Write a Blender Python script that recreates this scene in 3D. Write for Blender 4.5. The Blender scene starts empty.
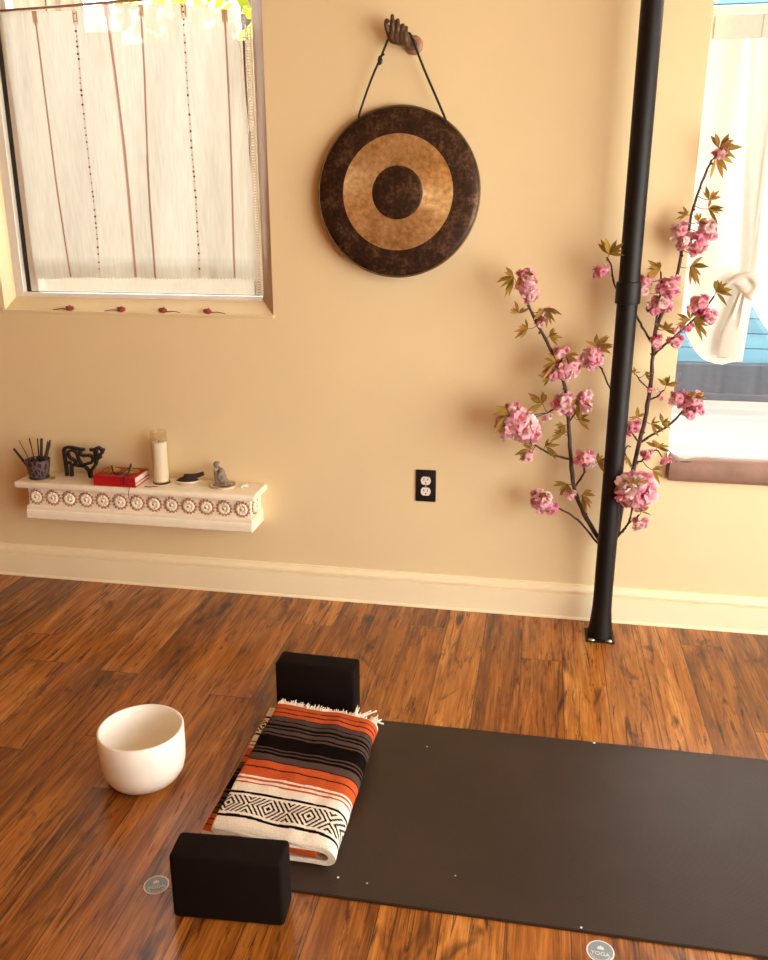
import bpy, bmesh, math, random
from math import sin, cos, pi, radians
from mathutils import Vector, Matrix, noise
random.seed(7)
S = bpy.context.scene
COL = S.collection
V = Vector

# ------------------------------------------------------------------ helpers
def link(name, me, mat=None, parent=None, loc=None, rot=None):
    o = bpy.data.objects.new(name, me)
    COL.objects.link(o)
    if mat is not None:
        for m in (mat if isinstance(mat, (list, tuple)) else [mat]):
            me.materials.append(m)
    if loc is not None: o.location = loc
    if rot is not None: o.rotation_euler = rot
    if parent is not None:
        o.parent = parent
    return o

def obj(name, bm, mat, parent=None, loc=None, rot=None, smooth=None):
    """smooth: None flat, True all smooth, number = auto-smooth angle in degrees"""
    bmesh.ops.recalc_face_normals(bm, faces=bm.faces)
    if smooth is not None:
        for f in bm.faces: f.smooth = True
        if smooth is not True:
            lim = radians(smooth)
            for e in bm.edges:
                if len(e.link_faces) == 2 and e.calc_face_angle(0) > lim: e.smooth = False
    me = bpy.data.meshes.new(name)
    bm.to_mesh(me); bm.free()
    return link(name, me, mat, parent, loc, rot)

def thing(name, label, cat, loc=(0, 0, 0), rot=(0, 0, 0), group=None):
    o = bpy.data.objects.new(name, None); COL.objects.link(o)
    o.empty_display_size = .05
    o.location = loc; o.rotation_euler = rot
    o['label'] = label; o['category'] = cat
    if group: o['group'] = group
    return o

def tag(o, label, cat, group=None, kind=None):
    o['label'] = label; o['category'] = cat
    if group: o['group'] = group
    if kind: o['kind'] = kind
    return o

def struct(o):
    o['kind'] = 'structure'; return o

def B(): return bmesh.new()

def box(bm, lo, hi, bev=0, seg=2, mi=0):
    b = bmesh.new()
    bmesh.ops.create_cube(b, size=1)
    for v in b.verts:
        v.co = V([lo[i] + (v.co[i] + .5) * (hi[i] - lo[i]) for i in range(3)])
    if bev:
        bmesh.ops.bevel(b, geom=b.edges[:], offset=bev, segments=seg, affect='EDGES', profile=.5)
    merge(bm, b, mi)

def merge(bm, b, mi=0, mtx=None):
    m = {}
    for v in b.verts: m[v] = bm.verts.new(mtx @ v.co if mtx else v.co)
    for f in b.faces:
        try:
            n = bm.faces.new([m[v] for v in f.verts]); n.material_index = mi if mi else f.material_index
        except ValueError: pass
    b.free()

def lathe(bm, prof, seg=48, mi=0, axis='z', c=(0, 0, 0), a0=0, a1=2 * pi):
    """prof: (r, h) list. axis z: up; axis y: h along -y (towards the room)"""
    full = abs(a1 - a0 - 2 * pi) < 1e-6
    rings = []
    n = seg if full else seg + 1
    for r, h in prof:
        if r < 1e-7:
            p = (0, 0, h) if axis == 'z' else (0, -h, 0)
            rings.append([bm.verts.new(V(p) + V(c))]); continue
        ring = []
        for i in range(n):
            a = a0 + (a1 - a0) * i / seg
            p = (r * cos(a), r * sin(a), h) if axis == 'z' else (r * cos(a), -h, r * sin(a))
            ring.append(bm.verts.new(V(p) + V(c)))
        rings.append(ring)
    for A, Bn in zip(rings, rings[1:]):
        cnt = seg
        for i in range(cnt):
            j = (i + 1) % n
            if len(A) == 1 and len(Bn) == 1: continue
            vs = [A[0], Bn[j], Bn[i]] if len(A) == 1 else ([A[i], A[j], Bn[0]] if len(Bn) == 1 else [A[i], A[j], Bn[j], Bn[i]])
            f = bm.faces.new(vs); f.material_index = mi

def catmull(pts, sub=4):
    P = [V(p) for p in pts]
    if len(P) < 3: return P
    out = []
    Q = [P[0] * 2 - P[1]] + P + [P[-1] * 2 - P[-2]]
    for i in range(1, len(Q) - 2):
        a, b, c, d = Q[i - 1:i + 3]
        for k in range(sub):
            t = k / sub
            out.append(.5 * ((2 * b) + (c - a) * t + (2 * a - 5 * b + 4 * c - d) * t * t + (3 * b - a - 3 * c + d) * t ** 3))
    out.append(P[-1])
    return out

def tube(bm, pts, r0, r1=None, seg=8, mi=0, jit=0, cap=True):
    P = [V(p) for p in pts]
    r1 = r0 if r1 is None else r1
    n = len(P); rings = []
    t = (P[1] - P[0]).normalized()
    up = V((0, 0, 1)) if abs(t.z) < .9 else V((1, 0, 0))
    x = t.cross(up).normalized()
    for i in range(n):
        t = (P[min(i + 1, n - 1)] - P[max(i - 1, 0)]).normalized()
        x = (x - t * x.dot(t)).normalized(); y = t.cross(x)
        r = r0 + (r1 - r0) * i / (n - 1)
        if jit: r *= 1 + random.uniform(-jit, jit)
        rings.append([bm.verts.new(P[i] + (x * cos(2 * pi * k / seg) + y * sin(2 * pi * k / seg)) * r) for k in range(seg)])
    for a, b in zip(rings, rings[1:]):
        for k in range(seg):
            f = bm.faces.new([a[k], a[(k + 1) % seg], b[(k + 1) % seg], b[k]]); f.material_index = mi
    if cap:
        for rg in (rings[0][::-1], rings[-1]):
            f = bm.faces.new(rg); f.material_index = mi

def ball(bm, c, r, u=10, v=7, sc=(1, 1, 1), mi=0):
    b = bmesh.new(); bmesh.ops.create_uvsphere(b, u_segments=u, v_segments=v, radius=1)
    for w in b.verts: w.co = V((w.co.x * r * sc[0], w.co.y * r * sc[1], w.co.z * r * sc[2])) + V(c)
    merge(bm, b, mi)

def prism(bm, outline, axis, a, b, mi=0):
    """outline: 2-D points; extruded along axis from a to b. axis 'x': (y,z); 'y': (x,z); 'z': (x,y)"""
    def mk(p, t):
        return {'x': (t, p[0], p[1]), 'y': (p[0], t, p[1]), 'z': (p[0], p[1], t)}[axis]
    A = [bm.verts.new(mk(p, a)) for p in outline]; Bv = [bm.verts.new(mk(p, b)) for p in outline]
    n = len(outline)
    fs = [bm.faces.new(A), bm.faces.new(Bv[::-1])]
    for i in range(n):
        fs.append(bm.faces.new([A[i], A[(i + 1) % n], Bv[(i + 1) % n], Bv[i]]))
    for f in fs: f.material_index = mi

def remesh(o, vox, smooth=2):
    m = o.modifiers.new('Remesh', 'REMESH'); m.mode = 'VOXEL'; m.voxel_size = vox; m.use_smooth_shade = True
    if smooth:
        s = o.modifiers.new('Smooth', 'SMOOTH'); s.factor = .5; s.iterations = smooth

# ------------------------------------------------------------------ materials
class NT:
    def __init__(s, name):
        s.m = bpy.data.materials.new(name); s.m.use_nodes = True
        s.t = s.m.node_tree; s.n = s.t.nodes; s.l = s.t.links
        s.b = s.n.get('Principled BSDF'); s.out = s.n.get('Material Output')
    def new(s, ty, **kw):
        n = s.n.new(ty)
        for k, v in kw.items(): setattr(n, k, v)
        return n
    def set(s, sock, v):
        if hasattr(v, 'node'): s.l.new(v, sock)
        else: sock.default_value = v
    def math(s, op, a, b=0., c=None):
        n = s.new('ShaderNodeMath', operation=op)
        s.set(n.inputs[0], a); s.set(n.inputs[1], b)
        if c is not None: s.set(n.inputs[2], c)
        return n.outputs[0]
    def mix(s, f, a, b, blend='MIX'):
        n = s.new('ShaderNodeMix', data_type='RGBA', blend_type=blend)
        s.set(n.inputs[0], f)
        for k, v in ((6, a), (7, b)): s.set(n.inputs[k], v if hasattr(v, 'node') else (*v[:3], 1))
        return n.outputs[2]
    def ramp(s, f, stops, interp='LINEAR'):
        n = s.new('ShaderNodeValToRGB'); cr = n.color_ramp; cr.interpolation = interp
        while len(cr.elements) < len(stops): cr.elements.new(.5)
        for e, (p, c) in zip(cr.elements, stops): e.position = p; e.color = (*c[:3], 1)
        s.set(n.inputs[0], f); return n.outputs[0]
    def noise(s, vec, scale, detail=3, rough=.55, dist=0):
        n = s.new('ShaderNodeTexNoise'); s.set(n.inputs['Vector'], vec)
        n.inputs['Scale'].default_value = scale; n.inputs['Detail'].default_value = detail
        n.inputs['Roughness'].default_value = rough; n.inputs['Distortion'].default_value = dist
        return n.outputs['Fac']
    def obj(s): return s.new('ShaderNodeTexCoord').outputs['Object']
    def geo(s): return s.new('ShaderNodeNewGeometry').outputs['Position']
    def mapping(s, vec, sc=(1, 1, 1), loc=(0, 0, 0), rot=(0, 0, 0)):
        n = s.new('ShaderNodeMapping'); s.set(n.inputs[0], vec)
        n.inputs['Scale'].default_value = sc; n.inputs['Location'].default_value = loc; n.inputs['Rotation'].default_value = rot
        return n.outputs[0]
    def bump(s, h, strength=.3, dist=.002):
        n = s.new('ShaderNodeBump'); n.inputs['Strength'].default_value = strength; n.inputs['Distance'].default_value = dist
        s.set(n.inputs['Height'], h); s.l.new(n.outputs[0], s.b.inputs['Normal']); return n
    def p(s, **kw):
        for k, v in kw.items(): s.set(s.b.inputs[k.replace('_', ' ')], v)

def M(name, col, rough=.6, metal=0., var=.0, vs=30, bump=0, bs=200, spec=.5, **kw):
    t = NT(name); c = (*col, 1)
    t.p(Roughness=rough, Metallic=metal)
    t.b.inputs['Specular IOR Level'].default_value = spec
    if var:
        f = t.noise(t.geo(), vs, 4)
        t.l.new(t.ramp(f, [(.25, [max(0, x * (1 - var)) for x in col]), (.75, [min(1, x * (1 + var)) for x in col])]), t.b.inputs['Base Color'])
    else: t.b.inputs['Base Color'].default_value = c
    if bump: t.bump(t.noise(t.geo(), bs, 3), bump)
    for k, v in kw.items(): t.set(t.b.inputs[k.replace('_', ' ')], v)
    return t.m

MT = {}
MT['wall'] = M('wall_paint', (.79, .635, .365), .55, var=.03, vs=2.5, bump=.06, bs=90)
MT['base'] = M('baseboard_paint', (.92, .80, .53), .4, var=.03, vs=4)
MT['ochre'] = M('ochre_paint', (.30, .125, .03), .6, var=.04, vs=3)
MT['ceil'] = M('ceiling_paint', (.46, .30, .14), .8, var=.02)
MT['shaded_jamb'] = M('jamb_shade_tone', (.46, .28, .14), .5, var=.03, vs=6)  # darker tone with the right reveal's shading painted in
MT['white'] = M('white_frame', (.82, .78, .70), .4, var=.03)
MT['gasket'] = M('dark_gasket', (.02, .014, .012), .6, var=.1)
MT['black'] = M('black_pole_paint', (.005, .003, .0028), .5, var=.15, vs=40, bump=.05, bs=120, spec=.3)
MT['foam'] = M('black_foam', (.0065, .0024, .0016), .8, var=.2, vs=300, bump=.15, bs=900, spec=.12)
MT['plate_black'] = M('black_plate', (.012, .008, .008), .35, var=.1)
MT['plastic'] = M('white_plastic', (.82, .74, .68), .35, var=.03)
MT['slot'] = M('slot_dark', (.05, .03, .02), .6, var=.1)
MT['steel'] = M('steel', (.75, .7, .62), .3, metal=1, var=.1)
MT['bark'] = M('cherry_bark', (.060, .026, .020), .65, var=.45, vs=60, bump=.5, bs=160)
MT['shelf'] = M('shelf_white', (.92, .84, .66), .5, var=.06, vs=25, bump=.08, bs=60)
MT['rosette'] = M('rosette_rust', (.47, .25, .17), .7, var=.2, vs=80)
MT['red'] = M('red_cover', (.42, .008, .012), .35, var=.15, vs=60)
MT['page'] = M('book_pages', (.78, .62, .50), .8, var=.08, vs=200)
MT['brass'] = M('brass', (.62, .42, .18), .28, metal=1, var=.25, vs=120)
MT['leather'] = M('dark_leather', (.035, .012, .008), .6, var=.2)
MT['redcord'] = M('red_cord', (.30, .02, .02), .7, var=.1)
MT['figure_black'] = M('black_cast_metal', (.016, .010, .012), .4, var=.2, vs=60, bump=.15, bs=100)
MT['stone'] = M('grey_stone', (.24, .19, .14), .75, var=.3, vs=90, bump=.3, bs=200)
MT['coaster'] = M('coaster_wood', (.50, .34, .20), .5, var=.25, vs=40)
MT['rim'] = M('pale_bronze', (.20, .125, .06), .4, metal=.5, var=.3, vs=40)  # paler bronze for the gong's rim edge
MT['wax'] = M('candle_wax', (.84, .77, .66), .5, var=.03, vs=30)
MT['dishpale'] = M('dish_pale', (.72, .62, .52), .35, var=.15, vs=60)
MT['dishdark'] = M('dish_dark', (.028, .014, .012), .45, var=.4, vs=90, bump=.4, bs=150)
MT['incense'] = M('incense_dark', (.035, .02, .016), .85, var=.3, vs=300)
MT['incense2'] = M('incense_brown', (.14, .07, .03), .85, var=.3, vs=300)
MT['twig'] = M('dry_twig', (.10, .055, .03), .8, var=.3, vs=200)
MT['budred'] = M('dried_bud', (.30, .05, .035), .7, var=.4, vs=200, bump=.4, bs=300)
MT['leafgreen'] = M('sepals', (.14, .11, .03), .7, var=.3, vs=100)
MT['wood_hand'] = M('carved_dark_wood', (.085, .038, .018), .45, var=.35, vs=60, bump=.2, bs=120)
MT['wood_mount'] = M('mount_wood', (.30, .16, .09), .45, var=.25, vs=40)
MT['cord'] = M('black_cord', (.010, .007, .006), .7, var=.2, bump=.3, bs=900)
MT['fringe'] = M('cream_wool', (.82, .72, .58), .95, var=.08, vs=200)
MT['lint'] = M('white_lint', (.8, .75, .68), .9, var=.05)
MT['stick_white'] = M('sticker_border', (.72, .66, .60), .4, var=.04)
MT['stick_grey'] = M('sticker_grey', (.21, .245, .25), .4, var=.08, vs=80)
MT['stick_print'] = M('sticker_print', (.66, .66, .62), .4, var=.03)
MT['brown_cloth'] = M('brown_cloth', (.27, .155, .11), .65, var=.22, vs=14, bump=.25, bs=140)

MT['hedge'] = M('sunny_leaves', (.34, .38, .03), .5, var=.35, vs=8)
MT['crystal'] = M('crystal', (.85, .80, .72), .15, var=.03)

def translucent(name, col_socket_or_rgb, trans=.3, thin=0., bump=None, attr=None, dens=None):
    """cloth / petals: diffuse + translucent (+ open weave)"""
    t = NT(name); n = t.n; n.remove(t.b)
    if attr:
        a = t.new('ShaderNodeAttribute', attribute_name=attr); c = a.outputs['Color']
        if col_socket_or_rgb: c = t.mix(1., c, col_socket_or_rgb, 'MULTIPLY')
    else:
        f = t.noise(t.geo(), 40, 3)
        c = t.ramp(f, [(.3, [x * .93 for x in col_socket_or_rgb]), (.7, col_socket_or_rgb)])
    d = t.new('ShaderNodeBsdfDiffuse'); tr = t.new('ShaderNodeBsdfTranslucent')
    t.l.new(c, d.inputs[0]); t.l.new(c, tr.inputs[0])
    m = t.new('ShaderNodeMixShader'); m.inputs[0].default_value = trans
    t.l.new(d.outputs[0], m.inputs[1]); t.l.new(tr.outputs[0], m.inputs[2])
    o = m.outputs[0]
    if thin:
        tp = t.new('ShaderNodeBsdfTransparent'); m2 = t.new('ShaderNodeMixShader')
        if dens is not None:   # open weave that varies thread by thread
            w = t.noise(t.mapping(t.geo(), (1, 1, .12)), dens, 3)
            t.l.new(t.math('MULTIPLY_ADD', w, thin * .8, thin * .6), m2.inputs[0])
        else: m2.inputs[0].default_value = thin
        t.l.new(o, m2.inputs[1]); t.l.new(tp.outputs[0], m2.inputs[2]); o = m2.outputs[0]
    t.l.new(o, t.out.inputs[0])
    return t.m

MT['petal'] = translucent('cherry_petal', None, .35, attr='Col')
MT['leaf'] = translucent('bronze_leaf', None, .5, attr='Col')
MT['sheer'] = translucent('sheer_cotton', None, .25, .045, attr='Col', dens=160)
MT['lace'] = translucent('cream_lace', (.72, .64, .50), .45, .25, dens=220)
MT['white_cloth'] = translucent('white_cloth', (.80, .76, .66), .13, .008)
MT['bead'] = M('dark_beads', (.06, .03, .02), .5, var=.3, vs=200)

def glass_mat(name, tint=(1, 1, 1), refl=.08):
    t = NT(name); t.n.remove(t.b)
    tp = t.new('ShaderNodeBsdfTransparent'); tp.inputs[0].default_value = (*tint, 1)
    g = t.new('ShaderNodeBsdfGlossy'); g.inputs['Roughness'].default_value = .02
    fr = t.new('ShaderNodeLayerWeight'); fr.inputs[0].default_value = .12
    m = t.new('ShaderNodeMixShader')
    t.l.new(t.math('MULTIPLY_ADD', t.math('POWER', fr.outputs['Facing'], 3.), refl * 3, refl * .5), m.inputs[0]); t.l.new(tp.outputs[0], m.inputs[1]); t.l.new(g.outputs[0], m.inputs[2])
    t.l.new(m.outputs[0], t.out.inputs[0]); return t.m
MT['glass'] = glass_mat('window_glass')
MT['jar'] = glass_mat('jar_glass', (.96, .94, .89))

def bowl_mat():
    t = NT('frosted_quartz')
    t.p(Base_Color=(.86, .80, .70, 1), Roughness=.35)
    t.b.inputs['Subsurface Weight'].default_value = .5
    t.b.inputs['Subsurface Radius'].default_value = (.05, .04, .03)
    t.b.inputs['Subsurface Scale'].default_value = .3
    t.bump(t.noise(t.geo(), 700, 2), .06)
    return t.m
MT['bowl'] = bowl_mat()

def floor_mat():
    t = NT('walnut_laminate')
    pos = t.geo(); sp = t.new('ShaderNodeSeparateXYZ'); t.l.new(pos, sp.inputs[0])
    x, y = sp.outputs[0], sp.outputs[1]
    W, L = .128, 1.22
    xs = t.math('DIVIDE', t.math('ADD', x, .03), W); row = t.math('FLOOR', xs); fx = t.math('FRACT', xs)
    wn = t.new('ShaderNodeTexWhiteNoise', noise_dimensions='1D'); t.l.new(row, wn.inputs['W'])
    ys = t.math('ADD', t.math('DIVIDE', y, L), t.math('MULTIPLY', wn.outputs['Value'], 5.37))
    pl = t.math('FLOOR', ys); fy = t.math('FRACT', ys)
    cv = t.new('ShaderNodeCombineXYZ'); t.l.new(row, cv.inputs[0]); t.l.new(pl, cv.inputs[1])
    w2 = t.new('ShaderNodeTexWhiteNoise', noise_dimensions='2D'); t.l.new(cv.outputs[0], w2.inputs['Vector'])
    rnd = w2.outputs['Value']
    # per-plank shift of the grain
    off = t.new('ShaderNodeVectorMath', operation='SCALE'); t.l.new(w2.outputs['Color'], off.inputs[0]); off.inputs['Scale'].default_value = 7
    gp = t.new('ShaderNodeVectorMath', operation='ADD'); t.l.new(pos, gp.inputs[0]); t.l.new(off.outputs[0], gp.inputs[1])
    gv = gp.outputs[0]
    grain = t.noise(t.mapping(gv, (1, .035, 1)), 95, 6, .68, 1.4)
    broad = t.noise(t.mapping(gv, (1, .13, 1)), 16, 4, .6, .9)
    streak = t.noise(t.mapping(gv, (1, .07, 1)), 34, 6, .70, 2.2)
    knot = t.noise(t.mapping(gv, (1, .42, 1)), 9, 3, .62, 1.0)
    base = t.ramp(t.math('MULTIPLY_ADD', broad, .75, t.math('MULTIPLY_ADD', rnd, .28, -.02)),
                  [(.20, (.060, .015, .002)), (.40, (.23, .066, .008)), (.58, (.47, .155, .021)), (.80, (.72, .31, .065))])
    c = t.mix(t.ramp(grain, [(.40, (.95,) * 3), (.60, (0,) * 3)]), base, t.mix(.5, base, (.07, .020, .006)))
    lightg = t.noise(t.mapping(gv, (1, .03, 1)), 120, 5, .7, .8)
    c = t.mix(t.ramp(lightg, [(.52, (0,) * 3), (.70, (.42,) * 3)]), c, (.62, .26, .065))
    c = t.mix(t.ramp(streak, [(.53, (0,) * 3), (.63, (.9,) * 3)]), c, (.055, .016, .006))
    c = t.mix(t.ramp(knot, [(.60, (0,) * 3), (.72, (.92,) * 3)]), c, (.040, .012, .005))
    ex = t.math('MINIMUM', fx, t.math('SUBTRACT', 1., fx)); ey = t.math('MINIMUM', fy, t.math('SUBTRACT', 1., fy))
    seam = t.math('MAXIMUM', t.math('LESS_THAN', ex, .0095), t.math('LESS_THAN', ey, .0012))
    c = t.mix(t.math('MULTIPLY', seam, .7), c, (.035, .012, .005))
    t.p(Base_Color=c)
    t.p(Roughness=t.math('MULTIPLY_ADD', grain, .18, .13))
    t.b.inputs['Specular IOR Level'].default_value = .55
    h = t.math('SUBTRACT', t.math('MULTIPLY', grain, .35), seam)
    t.bump(h, .18, .001)
    return t.m
MT['floor'] = floor_mat()

def mat_rubber():
    t = NT('mat_rubber')
    pos = t.geo()
    w = t.new('ShaderNodeTexWave', wave_type='BANDS', bands_direction='X'); t.set(w.inputs[0], pos)
    w.inputs['Scale'].default_value = 55; w.inputs['Distortion'].default_value = 1.2
    w2 = t.new('ShaderNodeTexWave', wave_type='BANDS', bands_direction='Y'); t.set(w2.inputs[0], pos)
    w2.inputs['Scale'].default_value = 90; w2.inputs['Distortion'].default_value = 1.2
    f = t.noise(pos, 3, 5, .7)
    t.p(Base_Color=t.ramp(f, [(.3, (.027, .0145, .0085)), (.7, (.038, .0215, .0135))]))
    t.p(Roughness=t.math('MULTIPLY_ADD', t.noise(pos, 9, 4), .12, .40))
    t.b.inputs['Specular IOR Level'].default_value = .34
    t.bump(t.math('ADD', w.outputs['Fac'], w2.outputs['Fac']), .25, .0006)
    return t.m
MT['mat'] = mat_rubber()

def gong_mats():
    def base(name, stops, rough, metal, scale, bstr):
        t = NT(name); o = t.obj()
        f = t.noise(o, scale, 5, .65); g = t.noise(o, scale * 4, 3)
        t.p(Base_Color=t.ramp(t.math('MULTIPLY_ADD', g, .35, t.math('MULTIPLY', f, .65)), stops), Metallic=metal)
        t.p(Roughness=t.math('MULTIPLY_ADD', f, .18, rough))
        v = t.new('ShaderNodeTexVoronoi', feature='SMOOTH_F1'); t.set(v.inputs['Vector'], o); v.inputs['Scale'].default_value = 38
        t.bump(t.math('ADD', v.outputs['Distance'], t.math('MULTIPLY', f, .6)), bstr, .004)
        return t
    d = base('gong_dark', [(.32, (.022, .010, .006)), (.5, (.050, .024, .013)), (.70, (.16, .085, .042))], .34, .6, 22, .5)
    g = base('gong_gold', [(.3, (.40, .21, .075)), (.5, (.66, .41, .17)), (.70, (.86, .63, .34))], .24, .72, 16, .16)
    # turned on a lathe: fine circular grooves
    o = g.obj(); ln = g.new('ShaderNodeVectorMath', operation='LENGTH'); g.l.new(o, ln.inputs[0])
    tg = g.new('ShaderNodeTangent', direction_type='RADIAL', axis='Y'); g.l.new(tg.outputs[0], g.b.inputs['Tangent'])
    g.b.inputs['Anisotropic'].default_value = .85; g.b.inputs['Anisotropic Rotation'].default_value = .25
    return d.m, g.m
MT['gong_dark'], MT['gong_gold'] = gong_mats()

def cup_mat():
    t = NT('mosaic_cup'); o = t.obj()
    v = t.new('ShaderNodeTexVoronoi', feature='DISTANCE_TO_EDGE'); t.set(v.inputs['Vector'], t.mapping(o, (1, 1, .55))); v.inputs['Scale'].default_value = 75
    c = t.ramp(v.outputs['Distance'], [(.0, (.15, .10, .10)), (.10, (.11, .07, .075)), (.16, (.022, .010, .012))])
    t.p(Base_Color=c, Roughness=.35); return t.m
MT['cup'] = cup_mat()

def attr_mat(name, rough=.95, bumpscale=500, bstr=.5):
    t = NT(name); a = t.new('ShaderNodeAttribute', attribute_name='Col')
    f = t.noise(t.geo(), 350, 3, .7)
    t.p(Base_Color=t.mix(.45, a.outputs['Color'], t.ramp(f, [(.3, (.45,) * 3), (.7, (1.25,) * 3)]), 'MULTIPLY'), Roughness=rough)
    t.b.inputs['Specular IOR Level'].default_value = .03
    t.b.inputs['Sheen Weight'].default_value = 0
    t.bump(t.noise(t.geo(), bumpscale, 3, .7), bstr, .0015)
    return t.m
MT['wool'] = attr_mat('striped_wool')

def fence_mat():
    t = NT('weathered_boards'); p = t.geo()
    f = t.noise(t.mapping(p, (1, 1, .08)), 30, 4)
    t.p(Base_Color=t.ramp(f, [(.3, (.06, .035, .02)), (.7, (.23, .155, .10))]), Roughness=.9); return t.m
MT['fence'] = fence_mat()
def clap_mat(name, stops, axis_scale, scale):
    t = NT(name); f = t.noise(t.mapping(t.geo(), axis_scale), scale, 4)
    t.p(Base_Color=t.ramp(f, stops), Roughness=.7); return t.m
MT['blue'] = clap_mat('blue_boards', [(.3, (.030, .085, .12)), (.7, (.055, .135, .175))], (.06, 1, 1), 14)
MT['concrete'] = clap_mat('pale_concrete', [(.3, (.12, .108, .09)), (.7, (.19, .172, .145))], (.12, 1, 1), 5)
MT['greybase'] = clap_mat('grey_stone_base', [(.3, (.010, .0125, .017)), (.7, (.030, .034, .042))], (1, 1, .08), 10)

# ------------------------------------------------------------------ room shell
XL, XR, YF, H = -2.7, 2.2, -4.6, 2.75
T = .16                                           # wall thickness
W1 = dict(x0=-1.508, x1=-.522, z0=1.018, z1=2.30)  # outer edge of the splayed opening
I1 = dict(x0=-1.484, x1=-.566, z0=1.062, z1=2.262) # inner edge, .04 deep
W2 = dict(x0=.783, x1=1.95, z0=.524, z1=2.30)
def grid_wall(bm, xs, zs, holes, y):
    vs = {}
    def g(i, k):
        if (i, k) not in vs: vs[i, k] = bm.verts.new((xs[i], y, zs[k]))
        return vs[i, k]
    for i in range(len(xs) - 1):
        for k in range(len(zs) - 1):
            cx, cz = (xs[i] + xs[i + 1]) / 2, (zs[k] + zs[k + 1]) / 2
            if any(h['x0'] < cx < h['x1'] and h['z0'] < cz < h['z1'] for h in holes): continue
            bm.faces.new([g(i, k), g(i + 1, k), g(i + 1, k + 1), g(i, k + 1)])
def ring(bm, a, ya, b, yb):
    A = [bm.verts.new((x, ya, z)) for x, z in ((a['x0'], a['z0']), (a['x1'], a['z0']), (a['x1'], a['z1']), (a['x0'], a['z1']))]
    Q = [bm.verts.new((x, yb, z)) for x, z in ((b['x0'], b['z0']), (b['x1'], b['z0']), (b['x1'], b['z1']), (b['x0'], b['z1']))]
    for i in range(4): bm.faces.new([A[i], A[(i + 1) % 4], Q[(i + 1) % 4], Q[i]])
bm = B()
xs = [XL, W1['x0'], W1['x1'], W2['x0'], W2['x1'], XR]; zs = sorted({0, W2['z0'], W1['z0'], W1['z1'], H})
grid_wall(bm, xs, zs, [W1, W2], 0.); grid_wall(bm, xs, zs, [W1, W2], T)
ring(bm, I1, .04, I1, T); ring(bm, W1, T, I1, T); ring(bm, W2, 0, W2, T)
E4 = dict(x0=XL, x1=XR, z0=0, z1=H); ring(bm, E4, 0, E4, T)
bmesh.ops.remove_doubles(bm, verts=bm.verts, dist=1e-5)
struct(obj('wall_back', bm, MT['wall']))
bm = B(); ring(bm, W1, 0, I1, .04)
bm.faces.ensure_lookup_table(); bm.faces[1].material_index = 1  # right face: its shading is put into the colour
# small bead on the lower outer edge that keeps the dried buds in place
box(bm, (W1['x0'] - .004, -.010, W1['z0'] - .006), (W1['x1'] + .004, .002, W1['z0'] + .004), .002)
struct(obj('trim_1', bm, [MT['wall'], MT['shaded_jamb']]))

bm = B(); box(bm, (XL, YF, -.05), (XR, 0.0, 0)); struct(obj('floor', bm, MT['floor']))
bm = B(); box(bm, (XL, YF, H), (XR, T, H + .1)); struct(obj('ceiling', bm, MT['ceil']))
bm = B(); box(bm, (XL - .1, YF, 0), (XL, T, H)); struct(obj('wall_left', bm, MT['ochre']))
bm = B(); box(bm, (XL, YF - .1, 0), (XR, YF, H)); struct(obj('wall_front', bm, MT['ochre']))
W3 = dict(y0=-4.2, y1=-.50, z0=.04, z1=2.12)
bm = B()
for lo, hi in (((YF, 0), (W3['y0'], H)), ((W3['y1'], 0), (T, H)), ((W3['y0'], 0), (W3['y1'], W3['z0'])), ((W3['y0'], W3['z1']), (W3['y1'], H))):
    box(bm, (XR, lo[0], lo[1]), (XR + .12, hi[0], hi[1]))
struct(obj('wall_right', bm, MT['wall']))
bm = B()
yy = [W3['y0'], -1.65, -1.59, W3['y1']]
for a, b in ((W3['y0'], W3['y0'] + .05), (-1.65, -1.59), (W3['y1'] - .05, W3['y1'])):
    box(bm, (XR + .03, a, W3['z0']), (XR + .09, b, W3['z1']), .004)
for a, b in ((W3['z0'], W3['z0'] + .05), (W3['z1'] - .05, W3['z1'])):
    box(bm, (XR + .031, W3['y0'] + .05, a), (XR + .089, W3['y1'] - .05, b), .004)
w3 = struct(obj('window_3', bm, MT['white']))
bm = B(); box(bm, (XR + .058, W3['y0'] + .03, W3['z0'] + .03), (XR + .062, W3['y1'] - .03, W3['z1'] - .03))
obj('window_glass', bm, MT['glass'], w3)

# baseboard: flat board, groove, ogee cap
prof = [(0, 0), (-.019, 0), (-.019, .004), (-.0145, .010), (-.0145, .090), (-.0075, .093), (-.0075, .0985), (-.018, .101), (-.019, .106), (-.0165, .112), (-.010, .117), (-.0075, .121), (-.0065, .1273), (0, .1273)]
bm = B(); prism(bm, prof, 'x', XL, XR); struct(obj('baseboard_back', bm, MT['base']))

# ------------------------------------------------------------------ window 1 (left)
bm = B()
def frame_rect(bm, x0, x1, z0, z1, w, y0, y1, bev=.002):
    box(bm, (x0, y0, z0), (x0 + w, y1, z1), bev); box(bm, (x1 - w, y0, z0), (x1, y1, z1), bev)
    box(bm, (x0 + w, y0, z0), (x1 - w, y1, z0 + w), bev); box(bm, (x0 + w, y0, z1 - w), (x1 - w, y1, z1), bev)
box(bm, (-1.484, .040, 1.062), (-1.452, .12, 2.262), .002); box(bm, (-.572, .050, 1.062), (-.566, .12, 2.262), .002)
box(bm, (-1.452, .040, 1.062), (-.572, .12, 1.078), .002); box(bm, (-1.452, .040, 2.24), (-.572, .12, 2.262), .002)
w1 = struct(obj('window_1', bm, MT['white']))
bm = B(); box(bm, (-1.452, .062, 1.078), (-1.432, .10, 2.24)); box(bm, (-1.432, .066, 1.078), (-.572, .10, 1.081))
obj('window_gasket', bm, MT['gasket'], w1)
bm = B(); box(bm, (-1.432, .055, 1.081), (-1.400, .10, 2.24), .003)
obj('window_sash', bm, MT['white'], w1)
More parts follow.
